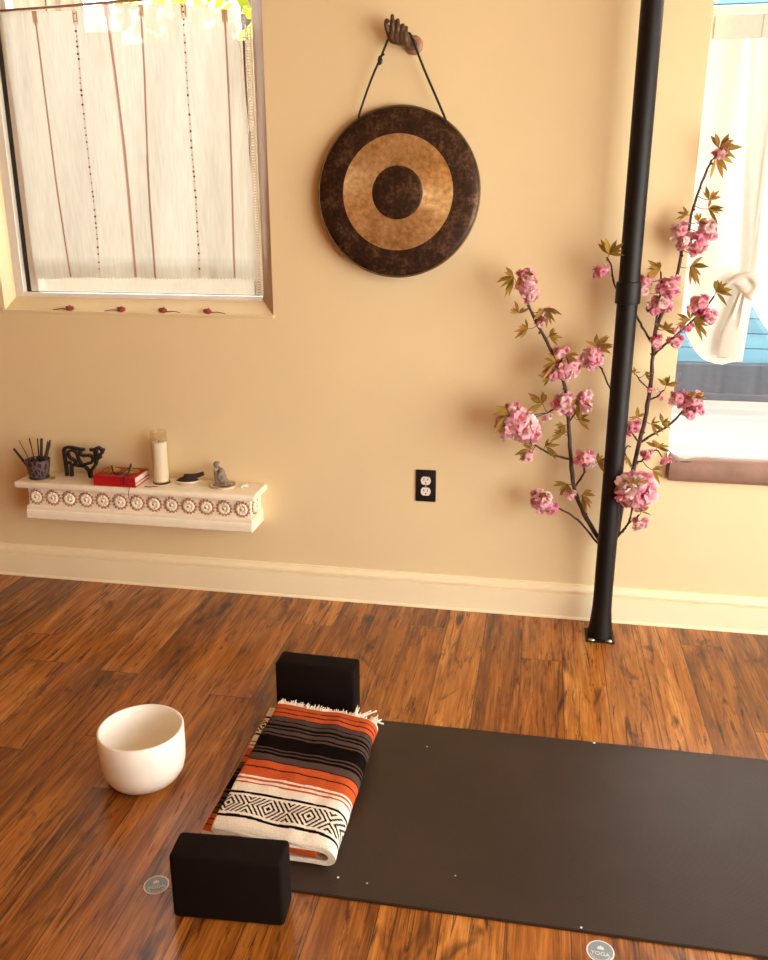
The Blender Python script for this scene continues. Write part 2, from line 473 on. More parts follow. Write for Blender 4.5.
bm = B(); box(bm, (-1.40, .078, 1.076), (-.566, .082, 2.245))
obj('window_glass', bm, MT['glass'], w1)

# curtain 1
tops = [(-1.405, 1.972), (-1.285, 1.962), (-1.148, 1.958), (-1.037, 1.974), (-.923, 1.970), (-.782, 1.965), (-.650, 1.945), (-.628, 1.945)]
bots = [(-1.382, 1.124), (-1.264, 1.130), (-1.145, 1.132), (-1.012, 1.132), (-.947, 1.132), (-.788, 1.136), (-.653, 1.136), (-.578, 1.132)]
kinds = ['edge', 'seam', 'bead', 'wide', 'seam', 'bead', 'seam', 'edge']
def cur_x(i, v):                                   # x of line i at height fraction v (0 top, 1 bottom)
    a, b = tops[i][0], bots[i][0]
    w = .006 * sin(v * 5 + i * 2.1) * v
    if i == 3: w += .014 * (v - v * v)
    if i == 7: a, w = -.628, .012 * sin(v * 7) * (1 - v) ; return a + (b - a) * min(1, v * 1.5) ** .8 + w
    return a + (b - a) * v + w
def cur_y(x, v): return .026 + .005 * sin(x * 26 + 1.5 * sin(v * 2.2) + v * 2) * (.35 + .65 * v) + .002 * noise.noise((x * 30, v * 6, 0))
def cur_col(x, v, i, t):
    base = V((.75, .72, .60))
    n = noise.noise((x * 160, v * 14, 2.)); base *= 1 + .10 * n + .06 * noise.noise((x * 22, v * 3, 7.))
    for k in range(8):
        dx = abs(x - cur_x(k, v))
        if kinds[k] == 'seam' and dx < .0032: return V((.36, .19, .12))
        if kinds[k] == 'wide' and dx < .005: return V((.50, .30, .20)) if dx > .002 else V((.36, .19, .12))
        if kinds[k] == 'bead' and dx < .003: return V((.66, .52, .40))
        if v < .045 and kinds[k] != 'edge' and dx < .009: return V((.42, .22, .13))
    if v > .925: base = base * .9
    if .918 < v < .926 or .038 < v < .044: base *= .84
    return base
def curtain_mesh():
    me = bpy.data.meshes.new('panel')
    nv = 56; per = [60, 60, 60, 50, 60, 60, 34]
    cols = []
    for i, n in enumerate(per): cols += [(i, k / n) for k in range(n)]
    cols.append((6, 1.0))
    vs, cs, fs = [], [], []
    for r in range(nv + 1):
        v = r / nv
        for i, t in cols:
            x = cur_x(i, v) * (1 - t) + cur_x(i + 1, v) * t
            zt = tops[i][1] * (1 - t) + tops[i + 1][1] * t; zb = bots[i][1] * (1 - t) + bots[i + 1][1] * t
            z = zt + (zb - zt) * v
            if r == nv: z += .0035 * (1 if int((x + 2) / .006) % 2 else -1)   # picot edge
            vs.append((x, cur_y(x, v), z)); cs.append((*cur_col(x, v, i, t), 1))
    n = len(cols)
    for r in range(nv):
        for c in range(n - 1): fs.append((r * n + c, r * n + c + 1, (r + 1) * n + c + 1, (r + 1) * n + c))
    me.from_pydata(vs, [], fs)
    at = me.color_attributes.new('Col', 'FLOAT_COLOR', 'POINT')
    at.data.foreach_set('color', [c for q in cs for c in q])
    me.polygons.foreach_set('use_smooth', [True] * len(fs))
    return me
cu = thing('cafe_curtain', 'sheer white cotton curtain with brown seams and beaded lines across the left window', 'curtain', (0, 0, 0))
link('curtain_panel', curtain_mesh(), MT['sheer'], cu)
for k in (2, 5):
    z = .01
    while z < .985:
        x = cur_x(k, z); zz = tops[k][1] + (bots[k][1] - tops[k][1]) * z
        bm = B(); ball(bm, (x + random.uniform(-.001, .001), cur_y(x, z) - .002, zz), random.choice((.0022, .003, .0036)), 6, 5)
        z += random.choice((.018, .026, .034))
        obj('bead', bm, MT['bead'], cu, smooth=True)
bm = B(); tube(bm, [(-1.484, .030, 1.965), (-1.2, .031, 1.973), (-.99, .031, 1.980), (-.566, .031, 1.992)], .0042, seg=10)
tag(obj('curtain_rod', bm, MT['wood_mount'], smooth=True), 'thin brown rod carrying the white curtain at the left window', 'curtain rod')
# lower cloth behind: longer panel with laddered lace edge
lp = thing('lace_curtain', 'cream lace edged under curtain showing below and right of the white left curtain', 'curtain')
bm = B()
n = 60
rows = []
for r in range(9):
    v = r / 8; z = 1.20 - .118 * v; row = []
    for c in range(n + 1):
        x = -1.397 + (-.600 + 1.397) * c / n
        row.append(bm.verts.new((x, .046 + .002 * sin(x * 40), z)))
    rows.append(row)
for a, b in zip(rows, rows[1:]):
    for i in range(n): bm.faces.new([a[i], a[i + 1], b[i + 1], b[i]])
obj('lace_panel', bm, MT['lace'], lp, smooth=True)
bm = B()
for a, b in ((-.594, -.590), (-.577, -.573)):
    box(bm, (a, .043, 1.082), (b, .047, 1.905))
z = 1.085
while z < 1.9:
    box(bm, (-.591, .0435, z), (-.576, .0465, z + .0042)); z += .0085
obj('lace_edge', bm, MT['lace'], lp)
bm = B()
for x0, z0, x1, z1 in ((-.600, 1.86, -.592, 1.58), (-.592, 1.60, -.597, 1.36), (-.596, 1.38, -.590, 1.2)):
    tube(bm, catmull([(x0, .048, z0), ((x0 + x1) / 2 - .003, .047, (z0 + z1) / 2), (x1, .048, z1)]), .004, .002, 6)
obj('lace_fold', bm, MT['twig'], lp, smooth=True)

# dried buds on the lower trim
def bud(x, z, flip, lab, tone):
    t = thing('dried_flower_bud', lab, 'dried flower', (x, .0, z), group='dried buds on the window trim')
    s = -1 if flip else 1
    bm = B(); tube(bm, catmull([(0, -.004, .001), (s * -.02, -.004, .003), (s * -.045, -.005, .0)]), .0016, .001, 6)
    obj('twig', bm, MT['twig'], t, smooth=True)
    bm = B(); ball(bm, (.004 * s, -.004, .005), .0095, 8, 6, (1.1, .75, .75)); ball(bm, (.012 * s, -.004, .006), .006, 7, 5)
    for k in range(5): ball(bm, (.004 * s + .007 * cos(k * 1.26), -.005, .005 + .005 * sin(k * 1.26)), .0045, 6, 4)
    obj('bud', bm, tone, t, smooth=True)
    t.scale = (1.25,) * 3
    return t
bud(-1.262, 1.024, False, 'leftmost dried red bud with its long stem on the left window trim', MT['budred'])
bud(-1.070, 1.024, False, 'dark red dried bud with stem, second from the left on the window trim', MT['budred'])
bud(-.905, 1.024, True, 'dried bud with stem pointing right, third from the left on the window trim', MT['budred'])
bud(-.745, 1.024, True, 'rightmost dried bud lying near the right corner of the left window trim', MT['budred'])

# ------------------------------------------------------------------ window 2 (right)
bm = B()
box(bm, (.783, .10, .53), (.797, .15, 2.30), .002); box(bm, (1.90, .10, .53), (1.95, .15, 2.30), .003)
box(bm, (.797, .10, .53), (1.90, .15, .58), .003); box(bm, (.797, .10, 2.26), (1.90, .15, 2.30), .003)
box(bm, (.797, .085, 1.893), (1.90, .15, 1.916), .003)
w2 = struct(obj('window_2', bm, MT['white']))
bm = B(); box(bm, (.792, .124, .56), (1.92, .128, 2.28)); obj('window_glass', bm, MT['glass'], w2)

def zbot_left(x):      # lower edge of the tied-up left half
    P = [(.789, 1.02), (.800, 1.01), (.812, .985), (.828, .955), (.848, .925), (.875, .903), (.905, .893), (.928, .890), (.945, .897), (.98, .904), (1.0, .906)]
    for a, b in zip(P, P[1:]):
        if x <= b[0]: return a[1] + (b[1] - a[1]) * (x - a[0]) / (b[0] - a[0])
    return P[-1][1]
def cloth(name, x0, x1, n, m, fx, fz0, fz1, fy, parent):
    bm = B(); R = []
    for r in range(m + 1):
        v = r / m
        R.append([bm.verts.new((fx(x0 + (x1 - x0) * c / n, v), fy(x0 + (x1 - x0) * c / n, v), fz0(x0 + (x1 - x0) * c / n) * (1 - v) + fz1(x0 + (x1 - x0) * c / n) * v)) for c in range(n + 1)])
    for a, b in zip(R, R[1:]):
        for i in range(n): bm.faces.new([a[i], a[i + 1], b[i + 1], b[i]])
    return obj(name, bm, MT['white_cloth'], parent, smooth=True)
c2 = thing('tied_curtain', 'white cloth curtain tied in a loose knot across the right window', 'curtain')
KX, KZ = .968, 1.135
def pull(x, v, zt, zb):
    z = zt * (1 - v) + zb * v
    d = max(0, 1 - abs(z - KZ) / .55)
    return d
def fx_l(x, v):
    zb = zbot_left(x); z = 1.893 * (1 - v) + zb * v
    k = max(0, 1 - abs(z - KZ) / .5); s = min(1, max(0, (x - .86) / .12))
    return x + k * s * .012
def fy_l(x, v):
    zb = zbot_left(x); z = 1.893 * (1 - v) + zb * v
    k = max(0, 1 - abs(z - KZ) / .45); s = min(1, max(0, (x - .82) / .16))
    return .060 + .006 * sin(x * 55 + v) - .018 * k * s + .010 * math.exp(-((x - .90 - .06 * v) / .012) ** 2)
cloth('left_drape', .785, .980, 48, 60, fx_l, lambda x: 1.886, zbot_left, fy_l, c2)
def zb_r(x): return 1.11 - 1.55 * (x - .978) + 1.9 * (x - .978) ** 2 if x < 1.38 else .79
cloth('right_drape', .978, 1.88, 90, 50, lambda x, v: x - .004 * v, lambda x: 1.886, zb_r, lambda x, v: .062 + .008 * sin(x * 48 + 2 * v) - .012 * v * max(0, 1 - abs(x - .98) / .2), c2)
# hanging tail strip and knot
bm = B()
pr_ = [(.908, .036), (.920, .030), (.938, .034), (.955, .027), (.982, .038), (.983, .043), (.908, .043)]
rows = []
for r in range(13):
    v = r / 12; z = 1.12 - .205 * v; row = []
    for (x, y) in pr_:
        xx = KX + (x - KX) * (.35 + .65 * min(1, v * 1.5)) ; row.append(bm.verts.new((xx, y - .012, z + (.01 * sin(x * 90) if r == 12 else 0))))
    rows.append(row)
for a, b in zip(rows, rows[1:]):
    for i in range(len(pr_)): bm.faces.new([a[i], a[(i + 1) % len(pr_)], b[(i + 1) % len(pr_)], b[i]])
bm.faces.new(rows[-1]); bm.faces.new(rows[0][::-1])
obj('tail', bm, MT['white_cloth'], c2, smooth=50)
bm = B()
for a, r, sc in (((KX, .025, KZ), .030, (1, .7, .8)), ((KX - .018, .022, KZ + .012), .024, (1.1, .7, .6)), ((KX + .020, .024, KZ - .012), .022, (.8, .7, 1.1))):
    ball(bm, a, r, 12, 8, sc)
tube(bm, catmull([(KX - .062, .03, KZ + .004), (KX - .035, .012, KZ + .030), (KX + .005, .004, KZ + .034), (KX + .024, .010, KZ + .004), (KX + .006, .018, KZ - .034)]), .010, .013, 8)
k_ = obj('knot', bm, MT['white_cloth'], c2); remesh(k_, .005, 4)
bm = B(); box(bm, (.801, .052, 1.822), (.93, .055, 1.884), .001); box(bm, (.93, .050, 1.824), (1.88, .053, 1.884), .001)
obj('heading', bm, MT['white_cloth'], c2)

# brown cloth bolster along the sill
cb = thing('sill_bolster', 'brown cloth bolster folded along the sill of the right window', 'cushion', (.79, 0, .524))
bm = B()
sec = [(-.022, -.006), (-.034, .010), (-.037, .036), (-.032, .062), (-.018, .071), (.000, .066), (.020, .048), (.040, .030), (.050, .0015), (.02, .0015)]
sec = [(y, z * 1.16 if z > .002 else z) for y, z in sec]
sec[0] = (-.020, -.002)
R = []
xsb = [0.0, .006, .016, .03, .05, .08] + [.08 + .03 * k for k in range(1, 36)]
for x in xsb:
    e = max(0, 1 - x / .03); rr = []
    for y, z in sec:
        zz = z + .004 * noise.noise((x * 9, y * 20, 0)) * (1 if z > .01 else 0) + (.012 * e if z > .05 else 0)
        zz -= .010 * math.exp(-((x - .05) / .03) ** 2) if z > .06 else 0
        rr.append(bm.verts.new((x, y + .006 * e, zz)))
    R.append(rr)
ns = len(sec)
for a, b in zip(R, R[1:]):
    for i in range(ns): bm.faces.new([a[i], a[(i + 1) % ns], b[(i + 1) % ns], b[i]])
bm.faces.new(R[0]); bm.faces.new(R[-1])
obj('cover', bm, MT['brown_cloth'], cb, smooth=60)
bm = B(); tube(bm, [(x, -.030 + .004 * sin(x * 11), .0645 + .002 * sin(x * 23)) for x in xsb[2:]], .0022, seg=6)
obj('welt', bm, MT['leather'], cb, smooth=True)

# outside
bm = B(); box(bm, (-5, .3, -.12), (9, 4.0, -.02)); struct(obj('street_ground', bm, MT['concrete']))
bm = B()
for k in range(26):
    box(bm, (-.2, 4.02 - .004 * (k % 2), .25 + k * .11), (8, 4.12, .25 + (k + 1) * .11 - .006))
bw = thing('street_wall', 'blue horizontal boarded wall seen across the pavement through the right window', 'wall')
obj('boards', bm, MT['blue'], bw)
bm = B(); box(bm, (-.2, 3.95, -.02), (8, 4.1, .25), .01); box(bm, (-.2, 3.90, -.02), (8, 3.95, .03), .005)
obj('stone_base', bm, MT['greybase'], bw)
fn = thing('garden_fence', 'weathered brown board fence outside the left window', 'fence')
for k in range(23):
    x = -4.6 + k * .19
    bm = B(); box(bm, (x, 1.60, -.02), (x + .183, 1.625, (2.42 if x < -2.0 else 2.13) + .03 * (k % 3)), .003)
    o = obj('board', bm, MT['fence'], fn)
for z in (.4, 1.4):
    bm = B(); box(bm, (-4.6, 1.625, z), (-.2, 1.67, z + .09), .003); obj('rail', bm, MT['fence'], fn)
def foliage(name, label, c, r, n, seed):
    rn = random.Random(seed); bm = B()
    for _ in range(n):
        while True:
            q = V((rn.uniform(-1, 1), rn.uniform(-1, 1), rn.uniform(-1, 1)))
            if .5 < q.length < 1: break
        p = V((c[0] + q.x * r[0], c[1] + q.y * r[1], c[2] + q.z * r[2]))
        u = V((rn.gauss(0, 1), rn.gauss(0, 1), rn.gauss(0, 1))).normalized(); w = u.orthogonal().normalized() * .035; u *= .07
        bm.faces.new([bm.verts.new(p - u), bm.verts.new(p + w), bm.verts.new(p + u), bm.verts.new(p - w)])
    t = thing(name, label, 'tree', (c[0], c[1], 0))
    o = obj('foliage', bm, MT['hedge'], t, loc=(-c[0], -c[1], 0))
    bm = B(); tube(bm, [(0, 0, -.02), (.02, 0, .8), (0, 0, c[2])], .07, .04, 10); obj('trunk', bm, MT['bark'], t, smooth=True)
foliage('garden_tree', 'sunny yellow-green tree above the fence outside the left window', (-1.7, 3.4, 2.9), (.9, .8, 1.1), 1500, 3)
foliage('garden_tree', 'leafy tree outside the far left edge of the left window', (-3.9, 3.2, 2.5), (.8, .7, .9), 1200, 4)

# ------------------------------------------------------------------ pole
pole = thing('support_pole', 'slim black steel pole with a collar standing before the wall by the right window', 'pole', (.607, -.1256, 0))
bm = B(); lathe(bm, [(0, .004), (.040, .004), (.039, .02), (.035, .06), (.0315, .10), (.0305, .14), (.0305, 1.10), (.0305, H), (0, H)], 32)
obj('shaft', bm, MT['black'], pole, smooth=40)
bm = B(); lathe(bm, [(.030, 1.093), (.0355, 1.094), (.0365, 1.097), (.0365, 1.150), (.0355, 1.156), (.030, 1.158)], 32)
obj('collar', bm, MT['black'], pole, smooth=40)
bm = B(); box(bm, (-.048, -.050, 0), (.046, .046, .005), .0015)
obj('base_plate', bm, MT['black'], pole)
for x, y in ((-.028, -.041), (.027, -.040)):
    bm = B(); ball(bm, (x, y, .005), .009, 10, 6, (1.3, .8, .55)); obj('bolt', bm, MT['steel'], pole, smooth=True)

# ------------------------------------------------------------------ wall outlet
ol = thing('wall_outlet', 'black wall plate with two white sockets below the gong', 'outlet', (0, 0, .4535))
bm = B(); box(bm, (-.035, -.006, -.057), (.035, 0, .057), .003, 3); obj('cover_plate', bm, MT['plate_black'], ol, smooth=30)
for z in (.0195, -.0195):
    bm = B(); out = []
    for k in range(40):
        a = 2 * pi * k / 40; x, zz = .0172 * cos(a), .0172 * sin(a); out.append((x, z + max(-.0143, min(.0143, zz))))
    prism(bm, out, 'y', -.0078, -.004)
    r = obj('socket', bm, MT['plastic'], ol)
    bm = B()
    box(bm, (-.0078, -.0082, z + .000), (-.0052, -.0076, z + .0085)); box(bm, (.0052, -.0082, z + .001), (.0078, -.0076, z + .008))
    lathe(bm, [(0, .0082), (.0026, .0082), (.0026, .0076), (0, .0076)], 12, axis='y', c=(0, 0, z - .0075))
    obj('slot', bm, MT['slot'], r)
bm = B(); lathe(bm, [(0, .0074), (.0022, .0070), (.003, .006)], 12, axis='y'); obj('screw', bm, MT['steel'], ol)

# ------------------------------------------------------------------ gong, its cord and the hand hook
gong = thing('gong', 'round bronze gong with dark rim and golden ring hung on the wall', 'gong', (-.096, -.035, 1.407), (radians(-4), 0, 0))
def face(r): return .018 - .010 * (r / .252) ** 2
bm = B()
pr = [(.171, face(.171)), (.19, face(.19)), (.215, face(.215)), (.238, face(.238)), (.247, .0055), (.2515, .000), (.2520, -.006), (.250, -.014), (.246, -.018), (.242, -.016), (.2475, -.006), (.243, .002), (.171, face(.171) - .004)]
lathe(bm, pr, 96, axis='y'); obj('dark_rim', bm, MT['gong_dark'], gong, smooth=50)
bm = B(); lathe(bm, [(.079, face(.079))] + [(.079 + .092 * k / 8, face(.079 + .092 * k / 8) + .0004) for k in range(9)] + [(.171, face(.171) - .003), (.079, face(.079) - .003)], 96, axis='y')
obj('golden_ring', bm, MT['gong_gold'], gong, smooth=50)
bm = B(); lathe(bm, [(0, face(0) + .003), (.04, face(.04) + .0028), (.070, face(.07) + .0022), (.0765, face(.0765) + .0012), (.079, face(.079)), (.079, face(.079) - .003), (0, face(0) - .003)], 64, axis='y')
obj('dark_centre', bm, MT['gong_dark'], gong, smooth=50)
bm = B(); tube(bm, [(.2508 * cos(2 * pi * k / 96), -.0005, .2508 * sin(2 * pi * k / 96)) for k in range(97)], .0034, seg=8, cap=False); obj('rim_edge', bm, MT['rim'], gong, smooth=True)
cd = [(-.214, -.045, 1.622), (-.212, -.050, 1.637), (-.178, -.047, 1.725), (-.146, -.045, 1.792), (-.124, -.046, 1.838), (-.112, -.037, 1.852), (-.09, -.033, 1.853), (-.070, -.037, 1.850), (-.056, -.050, 1.838), (-.02, -.048, 1.755), (.044, -.047, 1.622), (.047, -.043, 1.603)]
gc = V(gong.location)
inv = gong.matrix_basis.inverted()
Rm = Matrix.Rotation(radians(-4), 4, 'X')
def tog(p): return Rm.inverted() @ (V(p) - gc)
bm = B(); tube(bm, [tog(p) for p in catmull(cd, 3)], .0036, seg=8); hc = obj('hanging_cord', bm, MT['cord'], gong, smooth=True)
bm = B(); kp = (-.150, -.047, 1.786)
ball(bm, tog((kp[0], kp[1], kp[2] - .008)), .0078, 8, 6, (1, 1, 1.5)); ball(bm, tog(kp), .006, 8, 6)
tube(bm, [tog(p) for p in catmull([(kp[0] - .004, -.05, kp[2] - .02), kp, (kp[0] + .008, -.051, kp[2] + .006), (kp[0] + .014, -.05, kp[2] + .008)])], .0042, .003, 6)
obj('cord_knot', bm, MT['cord'], hc, smooth=True)

hk = thing('hand_hook', 'carved dark wooden hand mounted on the wall holding the gong cord', 'hook', (-.06, 0, 1.835))
bm = B()
def W(*p): return V(p) - V((-.06, 0, 1.835))
def limb(pts, r0, r1, seg=10): 
    pts = [W(*p) for p in pts]; tube(bm, catmull(pts, 4), r0, r1, seg)
    ball(bm, pts[-1], r1 * 1.02, 10, 7); ball(bm, pts[0], r0, 10, 7)
limb([(-.060, -.008, 1.824), (-.066, -.030, 1.826), (-.080, -.048, 1.833)], .017, .016)        # wrist
for i, (x, z) in enumerate(((-.112, 1.833), (-.098, 1.831), (-.084, 1.830), (-.073, 1.831))):   # palm
    limb([(-.082 + i * .003, -.046, 1.828), (x, -.055, z), (x - .001, -.057, 1.847)], .014, .0098)
limb([(-.110, -.056, 1.842), (-.111, -.062, 1.868), (-.1115, -.060, 1.892)], .0088, .0062)       # longest finger
limb([(-.096, -.056, 1.842), (-.0955, -.062, 1.862), (-.0955, -.058, 1.881)], .0085, .0060)
limb([(-.084, -.056, 1.840), (-.0825, -.061, 1.855), (-.081, -.056, 1.868)], .0080, .0058)
limb([(-.075, -.055, 1.836), (-.0725, -.058, 1.850), (-.071, -.053, 1.862)], .0074, .0054)
limb([(-.117, -.052, 1.834), (-.124, -.058, 1.852), (-.1285, -.066, 1.868), (-.126, -.074, 1.879), (-.120, -.078, 1.876)], .0082, .0052)   # bent thumb
ho = obj('carved_hand', bm, MT['wood_hand'], hk); remesh(ho, .0022, 2)
bm = B(); lathe(bm, [(0, .0), (.026, 0), (.027, .006), (.024, .012), (.019, .015), (0, .015)], 28, axis='y', c=(.005, 0, -.012))
obj('round_mount', bm, MT['wood_mount'], hk, smooth=40)

# ------------------------------------------------------------------ wall shelf
SZ = .430; SX0, SX1, SD = -1.468, -.566, .146
sh = thing('wall_shelf', 'cream wall shelf with a frieze of rosettes below the left window', 'shelf', (-1.017, 0, SZ))
def ox(x): return x + 1.017
bm = B(); box(bm, (ox(SX0), -SD, -.024), (ox(SX1), 0, 0), .009, 4); obj('top_board', bm, MT['shelf'], sh, smooth=40)
bm = B(); box(bm, (ox(SX0 + .035), -SD + .030, -.112), (ox(SX1 - .028), 0, -.020), .001); fr = obj('frieze', bm, MT['shelf'], sh)
bm = B()
pf = [(0, -.095), (-SD + .024, -.095), (-SD + .019, -.099), (-SD + .019, -.108), (-SD + .015, -.112), (-SD + .013, -.120), (-SD + .013, -.138), (-SD + .018, -.142), (0, -.142)]
prism(bm, pf, 'x', ox(SX0 + .030), ox(SX1 - .022)); obj('lower_moulding', bm, MT['shelf'], sh)
def rosette(c, end=False):
    bm = B(); R0 = .0275
    def P(a, r, h): 
        p = (r * cos(a), -h, r * sin(a) * .98)
        return V((-p[1], p[0], p[2])) + V(c) if end else V(p) + V(c)
    for k in range(14):                        # ring of rust petals
        a = 2 * pi * k / 14; ball(bm, P(a, .0268, .0005), .0048, 6, 4, mi=0)
    tube(bm, [P(2 * pi * k / 24, .0238, .001) for k in range(25)], .0022, seg=5, mi=0, cap=False)
    for k in range(10):                        # cream petals
        a = 2 * pi * k / 10; ball(bm, P(a, .0155, .002), .0068, 6, 4, mi=1)
    ball(bm, P(0, 0, .003), .0075, 8, 5, mi=1); ball(bm, P(0, 0, .0075), .0042, 6, 4, mi=0)
    o = obj('rosette', bm, [MT['rosette'], MT['shelf']], fr, smooth=True)
for k in range(13): rosette((ox(SX0 + .067 + k * (SX1 - SX0 - .126) / 12), -SD + .030, -.062))
rosette((ox(SX1 - .028), -SD + .072, -.062), True)

def on_shelf(x, y, h=0): return (x, y, SZ + h)
# cup and incense
cx, cy = -1.400, -.085
t = thing('mosaic_cup', 'dark mosaic cup holding incense sticks at the left end of the shelf', 'cup', on_shelf(cx, cy))
bm = B(); lathe(bm, [(0, 0), (.030, 0), (.032, .003), (.040, .040), (.0445, .070), (.042, .071), (.037, .040), (.029, .006), (0, .006)], 28)
obj('cup_body', bm, MT['cup'], t, smooth=50)
bm = B(); lathe(bm, [(.0305, .0005), (.0345, .001), (.0355, .006), (.0335, .009)], 28); obj('foot_ring', bm, MT['gasket'], t, smooth=50)
sticks = [('leaning furthest left', (-.086, -.004, .122), .0040, 0, 'thick dark'), ('thin and crooked on the left', (-.072, .012, .150), .0013, 1, 'thin brown'), ('thin, left of the middle', (-.026, .004, .158), .0012, 1, 'thin brown'),
          ('thin and upright in the middle', (-.018, -.004, .165), .0014, 0, 'thin dark'), ('slim and upright right of the middle', (.004, .010, .160), .0022, 0, 'slim dark'), ('thick, right of the middle', (.026, .0, .163), .0045, 0, 'thick dark'),
          ('pale-tipped between the thick right ones', (.042, .012, .152), .0024, 1, 'brown'), ('thickest, leaning furthest right', (.058, -.004, .150), .0048, 0, 'thick dark'), ('behind the rightmost thick one', (.050, .014, .155), .0030, 0, 'dark')]
for i, (w, tip, r, mi, look) in enumerate(sticks):
    tip = (tip[0], tip[1], tip[2] - .016)
    bm = B(); b0 = (tip[0] * .18, tip[1] * .5 + .004 * ((i % 3) - 1), .011)
    r *= 1.25
    tube(bm, [b0, ((b0[0] + tip[0]) / 2, (b0[1] + tip[1]) / 2, (b0[2] + tip[2]) / 2), tip], r, r * .85, 7)
    tag(obj('incense_stick', bm, MT['incense2' if mi else 'incense'], None, on_shelf(cx, cy), smooth=True), look + ' incense stick in the mosaic cup, ' + w, 'incense stick', 'incense sticks in the mosaic cup')
# openwork animal
k3 = 1 / 3330.
def cp(p): return ((p[0] - 300) * k3, 0, (515 - p[1]) * k3)
t = thing('animal_figurine', 'black openwork animal figurine with raised head on the shelf', 'figurine', on_shelf(-1.262, -.05), (0, 0, radians(-3)))
strokes = {
 'outline': [[(130, 512), (132, 440), (130, 350), (126, 250), (130, 190), (150, 160), (190, 148), (240, 150), (300, 158), (350, 165), (405, 166)],
             [(195, 512), (198, 440), (205, 380), (240, 366), (300, 372), (375, 372)],
             [(130, 345), (200, 345)],
             [(350, 170), (343, 205), (355, 232), (400, 240), (455, 232), (495, 245), (508, 275), (495, 312), (455, 330), (405, 342), (380, 366)],
             [(375, 368), (415, 405), (438, 440), (448, 512)],
             [(455, 512), (462, 440), (490, 395), (528, 350), (552, 290), (548, 230), (538, 175)],
             [(590, 218), (606, 246), (585, 262), (556, 275)]],
 'spiral': [[(262, 362), (262, 320), (235, 298), (198, 282), (182, 245), (190, 205), (230, 186), (275, 196), (300, 235), (312, 290), (335, 335), (378, 366)]],
 'head': [[(480, 156), (520, 160), (555, 145), (592, 128), (625, 148), (668, 156)], [(645, 158), (630, 195), (592, 220)], [(555, 150), (562, 185), (556, 225)]]}
for nm, sts in strokes.items():
    bm = B()
    for st in sts:
        pts = catmull([cp(p) for p in st], 4)
        w = .0050 if nm != 'spiral' else .0042
        # flat bar cut from plate: rectangular section
        L = []
        for i, p in enumerate(pts):
            d = (pts[min(i + 1, len(pts) - 1)] - pts[max(0, i - 1)]).normalized(); nrm = V((-d.z, 0, d.x)) * w
            L.append([bm.verts.new(p + nrm + V((0, s * .006, 0))) for s in (-1, 1)] + [bm.verts.new(p - nrm + V((0, s * .006, 0))) for s in (1, -1)])
        for a, b in zip(L, L[1:]):
            for q in range(4): bm.faces.new([a[q], a[(q + 1) % 4], b[(q + 1) % 4], b[q]])
        bm.faces.new(L[0]); bm.faces.new(L[-1][::-1])
    obj({'outline': 'body_outline', 'spiral': 'belly_spiral', 'head': 'head'}[nm], bm, MT['figure_black'], t)
# red book
bx, by, bw, bd, bh = -1.084, -.076, .158, .116, .036
t = thing('red_book', 'thick red book lying on the shelf beside the candle', 'book', on_shelf(bx, by))
bm = B()
box(bm, (-bw / 2, -bd / 2, 0), (bw / 2, bd / 2, .003), .001); box(bm, (-bw / 2, -bd / 2, bh - .003), (bw / 2, bd / 2, bh), .001); box(bm, (-bw / 2, -bd / 2, .0005), (bw / 2, -bd / 2 + .004, bh - .0005), .001)
obj('cover', bm, MT['red'], t)
bm = B(); box(bm, (-bw / 2 + .004, -bd / 2 + .004, .003), (bw / 2 - .003, bd / 2 - .004, bh - .003)); 
obj('pages', bm, MT['page'], t)
bm = B(); box(bm, (-bw / 2 + .06, -bd / 2 - .0006, .0125), (bw / 2, bd / 2, .0145)); obj('middle_band', bm, MT['red'], t)
bm = B(); tube(bm, catmull([(.060, -bd / 2 - .002, .012), (.062, -bd / 2 - .010, .003), (.063, -.068, .0012), (.062, -.0715, .001), (.060, -.0735, -.012), (.056, -.0735, -.036)]), .0011, seg=5)
obj('ribbon', bm, MT['redcord'], t, smooth=True)
# hand cymbals on a strap
t = thing('hand_cymbals', 'pair of small brass hand cymbals on a dark strap on the red book', 'cymbals', on_shelf(bx, by, bh))
for x, rz in ((-.036, 0), (.036, .3)):
    bm = B(); lathe(bm, [(.029, .0015), (.0295, .003), (.018, .006), (.012, .010), (.009, .016), (.0, .019), (.0, .0165), (.008, .0135), (.011, .008), (.017, .0045), (.029, .0008)], 28, c=(x, .004, 0))
    obj('cymbal', bm, MT['brass'], t, smooth=50)
bm = B(); tube(bm, catmull([(-.036, .004, .020), (-.020, -.020, .006), (.0, -.036, .004), (.018, -.030, .005), (.036, .004, .021)]), .0024, seg=6)
tube(bm, catmull([(.036, .004, .019), (.038, .004, .030), (.040, -.006, .026), (.041, -.030, .005), (.041, -.059, .002), (.041, -.0625, -.012), (.040, -.0625, -.024)]), .0026, seg=6)
obj('strap', bm, MT['leather'], t, smooth=True)
# candle
t = thing('jar_candle', 'tall white candle in a clear glass jar on the shelf', 'candle', on_shelf(-.941, -.058))
bm = B(); lathe(bm, [(0, .0), (.027, .0), (.029, .003), (.029, .186), (.0295, .189), (.0275, .189), (.0272, .007), (0, .007)], 32); obj('glass_jar', bm, MT['jar'], t, smooth=50)
bm = B(); lathe(bm, [(0, .0075), (.0268, .0075), (.0268, .147), (.024, .150), (.012, .148), (0, .147)], 32); wx = obj('wax', bm, MT['wax'], t, smooth=50)
bm = B(); tube(bm, [(0, 0, .146), (.001, 0, .156)], .001, seg=6); obj('wick', bm, MT['gasket'], wx)
bm = B(); lathe(bm, [(.0275, -.0), (.0300, 0), (.0305, .003), (.0292, .0045)], 32); obj('shadow_ring', bm, MT['gasket'], t, smooth=50)  # dark ring standing in for the shadow under the jar
